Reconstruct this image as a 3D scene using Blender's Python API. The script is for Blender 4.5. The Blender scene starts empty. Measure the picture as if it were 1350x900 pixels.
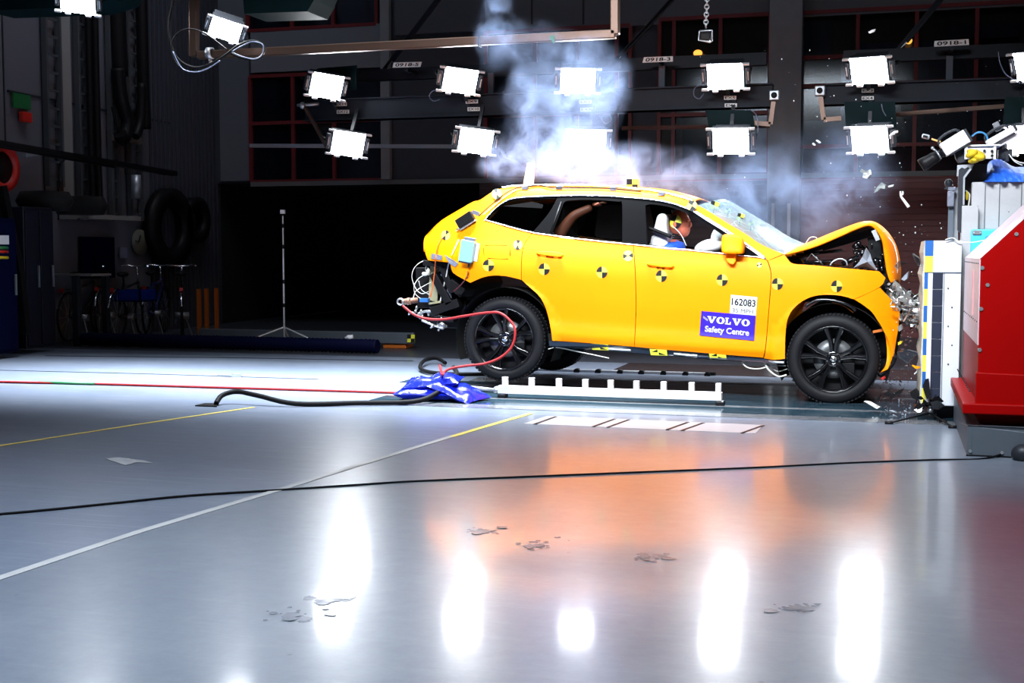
import bpy, bmesh, math, random
from mathutils import Vector, Matrix, geometry, noise
random.seed(7)
SC = bpy.context.scene
COL = SC.collection
# ------------------------------------------------------------------ camera
CAM_H, YAW, PITCH, FPX = 1.27, math.radians(16.5), math.radians(4.1), 1680.0
cd = bpy.data.cameras.new('camera'); cam = bpy.data.objects.new('camera', cd); COL.objects.link(cam)
cd.sensor_width = 36.0; cd.lens = FPX / 1350 * 36.0; cd.clip_end = 200
cam.location = (0, 0, CAM_H); cam.rotation_euler = (math.pi/2 - PITCH, 0, YAW)
SC.camera = cam
# ------------------------------------------------------------------ world, exposure
w = bpy.data.worlds.new('world'); SC.world = w; w.use_nodes = True
w.node_tree.nodes['Background'].inputs[0].default_value = (0.35, 0.45, 0.7, 1)
w.node_tree.nodes['Background'].inputs[1].default_value = 0.012
SC.view_settings.view_transform = 'Standard'; SC.view_settings.look = 'None'
SC.view_settings.gamma = 1.0; SC.view_settings.use_curve_mapping = False
SC.view_settings.exposure = 0.0
SC.cycles.max_bounces = 6; SC.cycles.diffuse_bounces = 2; SC.cycles.glossy_bounces = 3
SC.cycles.transmission_bounces = 6; SC.cycles.transparent_max_bounces = 12; SC.cycles.volume_bounces = 1
SC.cycles.volume_step_rate = 1.0; SC.cycles.volume_max_steps = 96
SC.cycles.sample_clamp_indirect = 6.0; SC.cycles.caustics_reflective = False; SC.cycles.caustics_refractive = False
SC.cycles.use_denoising = True
# ------------------------------------------------------------------ area lights (overhead flood banks above the frame, plus unseen fills added for floor and wall)
def area(name, loc, target, sx, sy, power, color=(1, 1, 1), spread=math.pi):
    l = bpy.data.lights.new(name, 'AREA'); l.shape = 'RECTANGLE'; l.size = sx; l.size_y = sy
    l.energy = power; l.color = color; l.spread = spread
    o = bpy.data.objects.new(name, l); COL.objects.link(o); o.location = loc
    o.rotation_euler = (Vector(target) - Vector(loc)).to_track_quat('-Z', 'Y').to_euler()
    return o
COOL = (0.86, 0.93, 1.0)
area('flood_bank_over_car', (-2.4, 4.6, 5.4), (-1.9, 10.9, 0.7), 5.0, 0.8, 280, COOL, math.radians(62))
area('flood_bank_track', (-5.6, 10.9, 6.6), (-5.6, 11.0, 0.0), 7.0, 1.2, 720, COOL, math.radians(42))
area('flood_bank_behind', (-2.2, 12.2, 5.8), (-2.2, 11.9, 0.0), 6.0, 1.2, 190, COOL, math.radians(70))
area('flood_bank_barrier', (0.2, 5.3, 5.0), (0.8, 9.4, 0.9), 1.5, 0.8, 42, COOL, math.radians(70))
area('near_floor_fill', (-2.9, 3.0, 7.0), (-3.1, 3.7, 0.0), 5.0, 3.0, 240, (0.80, 0.89, 1.0), math.radians(75))  # unseen fill, added to brighten the near floor
area('hall_work_light', (-3.0, 14.8, 8.6), (-3.5, 19.5, 5.6), 13.0, 1.0, 60, (0.8, 0.85, 1.0))
area('wall_wash_fill', (-8.6, 14.0, 8.7), (-11.0, 15.2, 5.4), 5.0, 0.5, 48, (0.82, 0.86, 1.0), math.radians(100))  # no fixture here, added to lighten the upper left wall
# ------------------------------------------------------------------ view rays
def _axes():
    F = Vector((-math.sin(YAW)*math.cos(PITCH), math.cos(YAW)*math.cos(PITCH), -math.sin(PITCH)))
    R = Vector((math.cos(YAW), math.sin(YAW), 0)); return F, R, R.cross(F)
_F, _R, _U = _axes(); EYE = Vector((0, 0, CAM_H))
def ray(px, py): return _F + _R*((px-675)/FPX) + _U*((450-py)/FPX)
def at(px, py, Y): d = ray(px, py); return EYE + d*(Y/d.y)
def atx(px, py, X): d = ray(px, py); return EYE + d*(X/d.x)
def fl(px, py, z=0.0): d = ray(px, py); return EYE + d*((z-CAM_H)/d.z)
# ------------------------------------------------------------------ materials
MATS = {}
def mat(name, col, rough=0.5, metal=0.0, bump=0.0, bscale=40.0, var=0.0, vscale=6.0, emit=0.0, coat=0.0, trans=0.0, alpha=1.0, ecol=None, ior=1.45, spec=0.5):
    if name in MATS: return MATS[name]
    m = bpy.data.materials.new(name); m.use_nodes = True; nt = m.node_tree; N = nt.nodes; L = nt.links
    b = N['Principled BSDF']
    b.inputs['Base Color'].default_value = (*col, 1); b.inputs['Roughness'].default_value = rough
    b.inputs['Metallic'].default_value = metal; b.inputs['Coat Weight'].default_value = coat
    b.inputs['Coat Roughness'].default_value = 0.05
    b.inputs['Specular IOR Level'].default_value = spec; b.inputs['Transmission Weight'].default_value = trans; b.inputs['Alpha'].default_value = alpha; b.inputs['IOR'].default_value = ior
    if emit: b.inputs['Emission Color'].default_value = (*(ecol or col), 1); b.inputs['Emission Strength'].default_value = emit
    tc = N.new('ShaderNodeTexCoord')
    nz = N.new('ShaderNodeTexNoise'); nz.inputs['Scale'].default_value = vscale; nz.inputs['Detail'].default_value = 5
    L.new(tc.outputs['Object'], nz.inputs['Vector'])
    v = max(var, 0.04)
    mx = N.new('ShaderNodeMix'); mx.data_type = 'RGBA'
    mx.inputs[6].default_value = (*[c*(1-v) for c in col], 1); mx.inputs[7].default_value = (*[min(1, c*(1+v)) for c in col], 1)
    L.new(nz.outputs['Fac'], mx.inputs[0]); L.new(mx.outputs[2], b.inputs['Base Color'])
    if bump:
        n2 = N.new('ShaderNodeTexNoise'); n2.inputs['Scale'].default_value = bscale; n2.inputs['Detail'].default_value = 3
        L.new(tc.outputs['Object'], n2.inputs['Vector'])
        bp = N.new('ShaderNodeBump'); bp.inputs['Strength'].default_value = bump; bp.inputs['Distance'].default_value = 0.01
        L.new(n2.outputs['Fac'], bp.inputs['Height']); L.new(bp.outputs[0], b.inputs['Normal'])
    MATS[name] = m; return m
M = dict(
 paint=mat('orange_paint', (1.0, 0.25, 0.0), 0.5, var=0.02, coat=0.0, spec=0.14),
 black=mat('black_plastic', (0.004, 0.004, 0.005), 0.5, bump=0.1, spec=0.2),
 gloss_black=mat('gloss_black', (0.004, 0.004, 0.005), 0.12, coat=0.6),
 rubber=mat('tyre_rubber', (0.006, 0.006, 0.0075), 0.6, spec=0.22, bump=0.15, bscale=90),
 chrome=mat('bright_trim', (0.85, 0.87, 0.9), 0.15, 1.0),
 alu=mat('aluminium', (0.62, 0.64, 0.66), 0.35, 0.9, bump=0.15),
 crushed=mat('crushed_metal', (0.38, 0.39, 0.38), 0.3, 0.7, bump=0.6, bscale=25, var=0.5, vscale=18),
 steel=mat('dark_steel', (0.022, 0.025, 0.032), 0.45, 0.2, spec=0.3, bump=0.1, var=0.15),
 gantry=mat('gantry_steel', (0.009, 0.012, 0.019), 0.5, 0.0, spec=0.15, var=0.2),
 galv=mat('galvanised_steel', (0.35, 0.37, 0.4), 0.4, 0.7, var=0.15),
 copper=mat('bare_square_tube', (0.11, 0.068, 0.052), 0.33, 0.7, var=0.2, vscale=3),
 teal=mat('teal_girder', (0.001, 0.010, 0.012), 0.6, spec=0.1),
 white=mat('white_paint', (0.62, 0.62, 0.63), 0.45, var=0.05),
 label=mat('label_white', (0.55, 0.55, 0.55), 0.5),
 ink=mat('black_ink', (0.006, 0.006, 0.008), 0.5, spec=0.15),
 signblue=mat('sign_blue', (0.03, 0.008, 0.34), 0.4),
 yellow=mat('target_yellow', (0.72, 0.72, 0.05), 0.45),
 tgrey=mat('target_grey', (0.012, 0.012, 0.014), 0.5, spec=0.15),
 tape=mat('grey_tape', (0.16, 0.17, 0.22), 0.35, 0.2, bump=0.5),
 bluebox=mat('pale_blue_case', (0.28, 0.58, 0.66), 0.35, 0.3),
 cyan=mat('cyan_case', (0.06, 0.50, 0.68), 0.4),
 redhose=mat('red_hose', (0.24, 0.012, 0.014), 0.5, spec=0.25),
 blackhose=mat('black_hose', (0.003, 0.003, 0.004), 0.6, spec=0.15),
 wire=mat('pale_wire', (0.65, 0.64, 0.58), 0.5),
 orangewire=mat('orange_wire', (0.75, 0.12, 0.01), 0.5),
 olive=mat('olive_bracket', (0.32, 0.30, 0.18), 0.5),
 brown=mat('brown_fitting', (0.16, 0.08, 0.05), 0.5),
 bag=mat('blue_bag', (0.004, 0.012, 0.36), 0.25, bump=1.0, bscale=14, coat=0.3),
 tarp=mat('blue_tarp', (0.02, 0.12, 0.62), 0.5, bump=0.7, bscale=12),
 red=mat('barrier_red', (0.26, 0.001, 0.001), 0.4, var=0.06, coat=0.0, spec=0.1),
 basegrey=mat('barrier_base_grey', (0.07, 0.085, 0.105), 0.45, var=0.1, bump=0.1),
 blockwhite=mat('block_white', (0.52, 0.54, 0.58), 0.5, var=0.06),
 honey=mat('honeycomb_edge', (0.42, 0.40, 0.34), 0.6, bump=0.6, bscale=60, var=0.3, vscale=30),
 sblue=mat('strip_blue', (0.003, 0.08, 0.30), 0.5), syel=mat('strip_yellow', (0.62, 0.55, 0.05), 0.5),
 sblack=mat('strip_slate', (0.016, 0.02, 0.036), 0.6, spec=0.2, var=0.15),
 timber=mat('weathered_white_board', (0.36, 0.36, 0.37), 0.6, var=0.2, vscale=5, bump=0.2),
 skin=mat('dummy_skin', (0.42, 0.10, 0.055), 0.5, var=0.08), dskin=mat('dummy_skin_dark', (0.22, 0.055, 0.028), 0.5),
 shirt=mat('dummy_blue_shirt', (0.01, 0.08, 0.55), 0.7, bump=0.4),
 seat=mat('pale_seat', (0.55, 0.55, 0.56), 0.6, bump=0.2), dseat=mat('dark_seat', (0.015, 0.010, 0.009), 0.7),
 airbag=mat('airbag_cloth', (0.75, 0.75, 0.77), 0.7, bump=0.6, bscale=10),
 redframe=mat('red_window_frame', (0.12, 0.010, 0.012), 0.5),
 concrete=mat('concrete_column', (0.19, 0.195, 0.20), 0.8, var=0.15, bump=0.2),
 ochre=mat('ochre_interior_wall', (0.17, 0.11, 0.035), 0.8, var=0.3, vscale=2),
 panel=mat('grey_wall_panel', (0.09, 0.093, 0.11), 0.6, var=0.08, vscale=1.5),
 cab=mat('blue_cabinet', (0.001, 0.002, 0.018), 0.6, spec=0.05), green=mat('exit_green', (0.01, 0.11, 0.03), 0.5),
 redplastic=mat('red_plastic', (0.40, 0.012, 0.008), 0.5), post=mat('orange_post', (0.45, 0.11, 0.01), 0.5),
 bluehose=mat('blue_duct', (0.001, 0.002, 0.018), 0.6, spec=0.08),
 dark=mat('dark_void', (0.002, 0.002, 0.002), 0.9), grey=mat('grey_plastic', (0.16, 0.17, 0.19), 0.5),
 cloth=mat('grey_cloth', (0.23, 0.25, 0.29), 0.7, bump=0.7, bscale=14),
 cablegrey=mat('cable_grey', (0.08, 0.10, 0.16), 0.4),
 pillar=mat('pillar_black', (0.0015, 0.0015, 0.002), 0.6, spec=0.03),
 lamp_on=mat('lamp_on', (1, 1, 1), 0.5, emit=60.0, ecol=(0.93, 0.96, 1.0)),
 warm=mat('warm_lamp', (1, 0.5, 0.08), 0.5, emit=1.6, ecol=(1.0, 0.42, 0.06)),
 yrag=mat('yellow_rag', (0.50, 0.36, 0.005), 0.6, bump=0.8, bscale=30),
)
def glassmat(name, tint, alpha, rough=0.03):
    m = bpy.data.materials.new(name); m.use_nodes = True; nt = m.node_tree; N = nt.nodes; L = nt.links
    for n in list(N): N.remove(n)
    o = N.new('ShaderNodeOutputMaterial'); o.name = 'Material Output'; mx = N.new('ShaderNodeMixShader'); t = N.new('ShaderNodeBsdfTransparent'); g = N.new('ShaderNodeBsdfGlossy')
    t.inputs[0].default_value = (*tint, 1); g.inputs['Roughness'].default_value = rough; g.inputs[0].default_value = (0.9, 0.95, 1, 1)
    lw = N.new('ShaderNodeLayerWeight'); lw.inputs[0].default_value = 0.25
    mr = N.new('ShaderNodeMapRange'); mr.inputs['To Min'].default_value = 1-alpha; mr.inputs['To Max'].default_value = 0.6
    L.new(lw.outputs['Fresnel'], mr.inputs[0]); L.new(mr.outputs[0], mx.inputs[0])
    L.new(t.outputs[0], mx.inputs[1]); L.new(g.outputs[0], mx.inputs[2]); L.new(mx.outputs[0], o.inputs[0])
    return m
M['glass'] = glassmat('clear_glass', (0.55, 0.62, 0.62), 0.95)
M['tint'] = glassmat('tinted_glass', (0.10, 0.11, 0.11), 0.95)
M['shard'] = glassmat('clear_shard', (0.85, 0.88, 0.9), 0.65, 0.1)
M['screen'] = glassmat('windscreen_glass', (0.62, 0.78, 0.78), 0.86, 0.25)
def frosted(m, amount):
    nt = m.node_tree; N = nt.nodes; L = nt.links; o = N['Material Output']; old = o.inputs[0].links[0].from_socket
    d = N.new('ShaderNodeBsdfDiffuse'); d.inputs[0].default_value = (0.30, 0.42, 0.44, 1); mx = N.new('ShaderNodeMixShader')
    tc = N.new('ShaderNodeTexCoord'); v = N.new('ShaderNodeTexVoronoi'); v.feature = 'DISTANCE_TO_EDGE'; v.inputs['Scale'].default_value = 9; L.new(tc.outputs['Object'], v.inputs['Vector'])
    r = N.new('ShaderNodeMapRange'); r.inputs[1].default_value = 0.0; r.inputs[2].default_value = 0.06; r.inputs[3].default_value = min(1, amount*2); r.inputs[4].default_value = amount; L.new(v.outputs[0], r.inputs[0]); L.new(r.outputs[0], mx.inputs[0])
    L.new(old, mx.inputs[1]); L.new(d.outputs[0], mx.inputs[2]); L.new(mx.outputs[0], o.inputs[0])
frosted(M['screen'], 0.22)
M['winglass'] = glassmat('hall_window_glass', (0.55, 0.6, 0.7), 0.96, 0.1)
# ------------------------------------------------------------------ mesh helpers
class MB:
    def __init__(s): s.v = []; s.f = []; s.mi = []; s.sm = []
    def add(s, vs, fs, mi=0, sm=False):
        n = len(s.v); s.v += [Vector(v) for v in vs]
        for f in fs: s.f.append([i+n for i in f]); s.mi.append(mi); s.sm.append(sm)
        return s
    def box(s, c, d, rot=None, mi=0):
        vs = [Vector((x*d[0]/2, y*d[1]/2, z*d[2]/2)) for x in (-1, 1) for y in (-1, 1) for z in (-1, 1)]
        if rot is not None: vs = [rot @ v for v in vs]
        vs = [v+Vector(c) for v in vs]
        return s.add(vs, [(0,1,3,2),(4,6,7,5),(0,4,5,1),(2,3,7,6),(0,2,6,4),(1,5,7,3)], mi)
    def bbox(s, a, b, mi=0):
        a = Vector(a); b = Vector(b); return s.box((a+b)/2, [abs(b[i]-a[i]) for i in range(3)], None, mi)
    def bar(s, a, b, w, h=None, mi=0, up=(0, 0, 1)):
        a = Vector(a); b = Vector(b); h = h or w; d = (b-a); L = d.length
        if L < 1e-6: return s
        x = d/L; u = Vector(up)
        if abs(x.dot(u)) > 0.98: u = Vector((0, 1, 0))
        y = u.cross(x).normalized(); z = x.cross(y)
        R = Matrix((x, y, z)).transposed(); return s.box((a+b)/2, (L, w, h), R, mi)
    def cone(s, a, b, r1, r2=None, n=12, mi=0, sm=True, cap=True):
        a = Vector(a); b = Vector(b); r2 = r1 if r2 is None else r2; x = (b-a).normalized()
        u = Vector((0, 0, 1)) if abs(x.z) < 0.9 else Vector((1, 0, 0)); y = x.cross(u).normalized(); z = x.cross(y)
        vs = []
        for p, r in ((a, r1), (b, r2)):
            vs += [p + y*math.cos(t*2*math.pi/n)*r + z*math.sin(t*2*math.pi/n)*r for t in range(n)]
        s.add(vs, [(i, (i+1) % n, n+(i+1) % n, n+i) for i in range(n)], mi, sm)
        if cap: s.add(vs[:n], [list(range(n))[::-1]], mi); s.add(vs[n:], [list(range(n))], mi)
        return s
    def tube(s, pts, r, n=8, mi=0, smooth=True, closed=False, cap=True):
        P = cat([Vector(p) for p in pts], 6, closed) if smooth and len(pts) > 2 else [Vector(p) for p in pts]
        k = len(P); vs = []; prev = None
        for i, p in enumerate(P):
            if closed: t = P[(i+1) % k]-P[i-1]
            else: t = P[min(i+1, k-1)]-P[max(i-1, 0)]
            t.normalize()
            if prev is None: u = Vector((0, 0, 1)) if abs(t.z) < 0.9 else Vector((1, 0, 0)); y = t.cross(u).normalized()
            else: y = (prev - t*prev.dot(t)).normalized()
            prev = y; z = t.cross(y); rr = r(i/(k-1)) if callable(r) else r
            vs += [p+y*math.cos(a*2*math.pi/n)*rr+z*math.sin(a*2*math.pi/n)*rr for a in range(n)]
        fs = []
        for i in range(k if closed else k-1):
            j = (i+1) % k
            fs += [(i*n+a, i*n+(a+1) % n, j*n+(a+1) % n, j*n+a) for a in range(n)]
        s.add(vs, fs, mi, True)
        if not closed and cap: s.add(vs[:n], [list(range(n))[::-1]], mi); s.add(vs[-n:], [list(range(n))], mi)
        return s
    def lathe(s, c, axis, prof, n=32, mi=0, sm=True, closed=False):
        """prof: (along axis, radius)"""
        x = Vector(axis).normalized(); u = Vector((0, 0, 1)) if abs(x.z) < 0.9 else Vector((1, 0, 0)); y = x.cross(u).normalized(); z = x.cross(y)
        c = Vector(c); vs = []; k = len(prof)
        for (h, r) in prof: vs += [c+x*h+y*math.cos(a*2*math.pi/n)*r+z*math.sin(a*2*math.pi/n)*r for a in range(n)]
        fs = []
        for i in range(k if closed else k-1):
            j = (i+1) % k
            fs += [(i*n+a, i*n+(a+1) % n, j*n+(a+1) % n, j*n+a) for a in range(n)]
        return s.add(vs, fs, mi, sm)
    def prism(s, poly, axis_vec, mi=0, mi_side=None):
        """poly: list of 3D points (planar), extruded by axis_vec"""
        P = [Vector(p) for p in poly]; a = Vector(axis_vec); n = len(P)
        tris = geometry.tessellate_polygon([P])
        s.add(P, [tuple(t) for t in tris], mi); s.add([p+a for p in P], [tuple(t)[::-1] for t in tris], mi)
        s.add(P+[p+a for p in P], [(i, (i+1) % n, n+(i+1) % n, n+i) for i in range(n)], mi if mi_side is None else mi_side)
        return s
    def quad(s, a, b, c, d, mi=0): return s.add([a, b, c, d], [(0, 1, 2, 3)], mi)
    def ball(s, c, r, n=16, m=10, mi=0, rot=None):
        c = Vector(c); r = Vector(r) if hasattr(r, '__len__') else Vector((r, r, r)); vs = []
        for i in range(m+1):
            ph = math.pi*i/m
            for j in range(n):
                v = Vector((math.sin(ph)*math.cos(2*math.pi*j/n)*r.x, math.sin(ph)*math.sin(2*math.pi*j/n)*r.y, math.cos(ph)*r.z))
                vs.append((rot @ v if rot else v)+c)
        return s.add(vs, [(i*n+j, (i+1)*n+j, (i+1)*n+(j+1) % n, i*n+(j+1) % n) for i in range(m) for j in range(n)], mi, True)
    def build(s, name, mats, parent=None, bevel=0.0, smooth=None):
        me = bpy.data.meshes.new(name)
        base = Vector((0, 0, 0)) if parent is None else parent.get('_o', None)
        o = bpy.data.objects.new(name, me)
        org = Vector((0, 0, 0))
        if parent is None:
            xs = [v.x for v in s.v]; ys = [v.y for v in s.v]; zs = [v.z for v in s.v]
            org = Vector(((min(xs)+max(xs))/2, (min(ys)+max(ys))/2, min(zs)))
        else:
            org = world_loc(parent)
        me.from_pydata([v-org for v in s.v], [], s.f)
        me.polygons.foreach_set('material_index', s.mi)
        me.polygons.foreach_set('use_smooth', [bool(smooth) if smooth is not None else x for x in s.sm])
        for m in (mats if isinstance(mats, (list, tuple)) else [mats]): me.materials.append(m)
        bm = bmesh.new(); bm.from_mesh(me)
        bmesh.ops.remove_doubles(bm, verts=bm.verts, dist=1e-6)
        bmesh.ops.recalc_face_normals(bm, faces=bm.faces); bm.to_mesh(me); bm.free()
        me.update(); COL.objects.link(o)
        if parent is None: o.location = org
        else: o.parent = parent
        if bevel:
            b = o.modifiers.new('bevel', 'BEVEL'); b.width = bevel; b.segments = 2; b.limit_method = 'ANGLE'; b.angle_limit = math.radians(40)
        return o
def world_loc(o):
    l = Vector(o.location)
    while o.parent: o = o.parent; l += Vector(o.location)
    return l
def cat(P, n=6, closed=False, corners=None):
    out = []; k = len(P)
    rng = range(k) if closed else range(k-1)
    for i in rng:
        p1 = P[i]; p2 = P[(i+1) % k]
        p0 = P[i-1] if (closed or i > 0) else p1
        p3 = P[(i+2) % k] if (closed or i+2 < k) else p2
        if corners:
            if i in corners: p0 = p1
            if (i+1) % k in corners: p3 = p2
        for j in range(n):
            t = j/n
            out.append(0.5*((2*p1)+(p2-p0)*t+(2*p0-5*p1+4*p2-p3)*t*t+(3*p1-p0-3*p2+p3)*t**3))
    if not closed: out.append(P[-1].copy())
    return out
def tag(o, label=None, cat_=None, group=None, kind=None):
    if label: o['label'] = label
    if cat_: o['category'] = cat_
    if group: o['group'] = group
    if kind: o['kind'] = kind
    return o
def thing(name, label, cat_, loc=(0, 0, 0), group=None, kind=None):
    o = bpy.data.objects.new(name, None); COL.objects.link(o); o.location = loc; o.empty_display_size = 0.1
    return tag(o, label, cat_, group, kind)
def one(mb, name, m, label, cat_, group=None, kind=None, bevel=0):
    return tag(mb.build(name, m, None, bevel), label, cat_, group, kind)
def struct(mb, name, m, bevel=0): return tag(mb.build(name, m, None, bevel), kind='structure')
def text_tris(txt, bold=0.0):
    c = bpy.data.curves.new('t', 'FONT'); c.body = txt; c.size = 1; c.offset = bold; c.resolution_u = 3
    o = bpy.data.objects.new('t', c); COL.objects.link(o); bpy.context.view_layer.update()
    me = bpy.data.meshes.new_from_object(o.evaluated_get(bpy.context.evaluated_depsgraph_get()))
    vs = [Vector((v.co.x, v.co.y)) for v in me.vertices]; fs = [tuple(p.vertices) for p in me.polygons]
    bpy.data.objects.remove(o); bpy.data.curves.remove(c); bpy.data.meshes.remove(me)
    x0 = min(v.x for v in vs); x1 = max(v.x for v in vs); y0 = min(v.y for v in vs); y1 = max(v.y for v in vs)
    return [((v.x-x0)/(x1-x0), (v.y-y0)/(y1-y0)) for v in vs], fs
def bil(q, u, v):
    """q: px corners TL,TR,BR,BL; u right, v up"""
    tl, tr, br, bl = [Vector(p) for p in q]
    return (bl*(1-u)+br*u)*(1-v)+(tl*(1-u)+tr*u)*v
def text_on(name, txt, q, mapper, m, parent, bold=0.0):
    vs, fs = text_tris(txt, bold); mb = MB()
    mb.add([mapper(*bil(q, u, v)) for u, v in vs], fs); return mb.build(name, m, parent)
# =================================================================== THE HALL
YB = 19.5; XL = at(285, 300, YB).x
def lw(px, py, d=0.0): return atx(px, py, XL+d)
def bw(px, py, d=0.0): return at(px, py, YB-d)
# floor material: worn sealed concrete
def floor_mat(name, c1, c2, r0, r1, scr, bump=0.04, coat=0.0):
    m = bpy.data.materials.new(name); m.use_nodes = True; nt = m.node_tree; N = nt.nodes; L = nt.links; b = N['Principled BSDF']
    g = N.new('ShaderNodeNewGeometry')
    def noise_(sc, det=6, stretch=None, rough=0.6):
        n = N.new('ShaderNodeTexNoise'); n.inputs['Scale'].default_value = sc; n.inputs['Detail'].default_value = det; n.inputs['Roughness'].default_value = rough
        mp = N.new('ShaderNodeMapping'); mp.inputs['Scale'].default_value = stretch or (1, 1, 1); L.new(g.outputs['Position'], mp.inputs[0]); L.new(mp.outputs[0], n.inputs['Vector']); return n
    n1 = noise_(0.55); n2 = noise_(9.0, 10, None, .75); n3 = noise_(1.0, 8, (1.2, 26, 1), .75); n4 = noise_(45, 3)
    mx = N.new('ShaderNodeMix'); mx.data_type = 'RGBA'; mx.inputs[6].default_value = (*c1, 1); mx.inputs[7].default_value = (*c2, 1)
    a = N.new('ShaderNodeMath'); a.operation = 'ADD'; L.new(n1.outputs['Fac'], a.inputs[0]); L.new(n2.outputs['Fac'], a.inputs[1])
    r = N.new('ShaderNodeMapRange'); r.inputs[1].default_value = 0.75; r.inputs[2].default_value = 1.25; L.new(a.outputs[0], r.inputs[0]); L.new(r.outputs[0], mx.inputs[0])
    rs = N.new('ShaderNodeMapRange'); rs.inputs[1].default_value = 0.52; rs.inputs[2].default_value = 0.85; L.new(n3.outputs['Fac'], rs.inputs[0])
    ms = N.new('ShaderNodeMath'); ms.operation = 'MULTIPLY'; ms.inputs[1].default_value = scr; L.new(rs.outputs[0], ms.inputs[0])
    m2 = N.new('ShaderNodeMix'); m2.data_type = 'RGBA'; m2.inputs[7].default_value = (0.62, 0.64, 0.66, 1); L.new(ms.outputs[0], m2.inputs[0]); L.new(mx.outputs[2], m2.inputs[6])
    vor = N.new('ShaderNodeTexVoronoi'); vor.inputs['Scale'].default_value = 4.0; L.new(g.outputs['Position'], vor.inputs['Vector'])
    vr = N.new('ShaderNodeMapRange'); vr.inputs[1].default_value = 0.02; vr.inputs[2].default_value = 0.05; vr.inputs[3].default_value = 0.6; vr.inputs[4].default_value = 1.0; L.new(vor.outputs['Distance'], vr.inputs[0])
    m3 = N.new('ShaderNodeMix'); m3.data_type = 'RGBA'; m3.blend_type = 'MULTIPLY'; m3.inputs[0].default_value = 1; L.new(m2.outputs[2], m3.inputs[6]); L.new(vr.outputs[0], m3.inputs[7])
    L.new(m3.outputs[2], b.inputs['Base Color'])
    b.inputs['Roughness'].default_value = (r0+r1)/2
    bp = N.new('ShaderNodeBump'); bp.inputs['Strength'].default_value = bump; bp.inputs['Distance'].default_value = 0.004; L.new(n4.outputs['Fac'], bp.inputs['Height']); L.new(bp.outputs[0], b.inputs['Normal'])
    b.inputs['Coat Weight'].default_value = coat; b.inputs['Coat Roughness'].default_value = 0.085; b.inputs['Coat IOR'].default_value = 1.42; b.inputs['IOR'].default_value = 1.55
    return m
FM_A = floor_mat('floor_worn', (0.11, 0.138, 0.195), (0.165, 0.195, 0.255), 0.24, 0.32, 0.45)
FM_B = floor_mat('floor_sealed', (0.125, 0.152, 0.20), (0.195, 0.225, 0.27), 0.25, 0.31, 0.12, coat=0.32)
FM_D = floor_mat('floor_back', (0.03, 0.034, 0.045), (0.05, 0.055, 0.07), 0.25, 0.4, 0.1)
FM_T = floor_mat('track_glass', (0.008, 0.026, 0.040), (0.025, 0.05, 0.068), 0.08, 0.16, 0.35)
FM_P = floor_mat('track_plate', (0.07, 0.075, 0.085), (0.20, 0.21, 0.225), 0.12, 0.2, 0.5)
XR_ = 9.0
mb = MB(); mb.bbox((XL, -6, -0.2), (XR_, 14.1, 0)); struct(mb, 'floor', FM_A)
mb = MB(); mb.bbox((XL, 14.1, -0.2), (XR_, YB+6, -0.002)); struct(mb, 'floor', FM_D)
JP = [fl(x, y) for x, y in [(-40, 776), (0, 763), (183, 702), (366, 647), (595, 576), (700, 547)]]
def slab(P, z, h=0.003): 
    mb = MB(); mb.prism([Vector((p.x, p.y, z)) for p in P], (0, 0, -h)); return mb
P = JP[:]; e = fl(1262, 561); P += [Vector((e.x, e.y, 0)), Vector((XR_, e.y, 0)), Vector((XR_, -5, 0)), Vector((JP[0].x, -5, 0))]
struct(slab(P, 0.003), 'floor', FM_B)
# joint strip between the two floor finishes, its far half yellow
def ribbon(pts, w_, z, m, name, label=None, catg=None, kind=None, h=0.002):
    mb = MB(); n = len(pts); Lh = []; Rh = []
    for i, p in enumerate(pts):
        t = (pts[min(i+1, n-1)]-pts[max(i-1, 0)]); t.z = 0; t.normalize(); s_ = Vector((-t.y, t.x, 0))*w_/2
        Lh.append(Vector((p.x, p.y, z))+s_); Rh.append(Vector((p.x, p.y, z))-s_)
    vs = Lh+Rh+[v-Vector((0, 0, h)) for v in Lh+Rh]
    mb.add(vs, [(i, i+1, n+i+1, n+i) for i in range(n-1)]+[(i, 2*n+i, 2*n+i+1, i+1) for i in range(n-1)]+[(n+i, n+i+1, 3*n+i+1, 3*n+i) for i in range(n-1)])
    return one(mb, name, m, label, catg, kind=kind) if label else struct(mb, name, m)
ribbon(JP[:5], 0.05, 0.006, mat('joint_pale', (0.36, 0.37, 0.38), 0.5, var=.3), 'trim_1')
ribbon([fl(595, 576.5), fl(640, 563), fl(700, 545.5)], 0.045, 0.0065, mat('line_yellow', (0.62, 0.50, 0.10), 0.5, var=.4), 'trim_2')
ribbon([fl(-20, 591), fl(180, 560), fl(335, 537)], 0.035, 0.004, MATS['line_yellow'], 'trim_3')
ribbon([fl(-20, 487.5), fl(200, 493), fl(420, 500)], 0.035, 0.003, M['steel'], 'trim_4')
ribbon([fl(60, 469), fl(300, 471.5), fl(545, 476)], 0.06, 0.004, M['steel'], 'trim_5')
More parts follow.
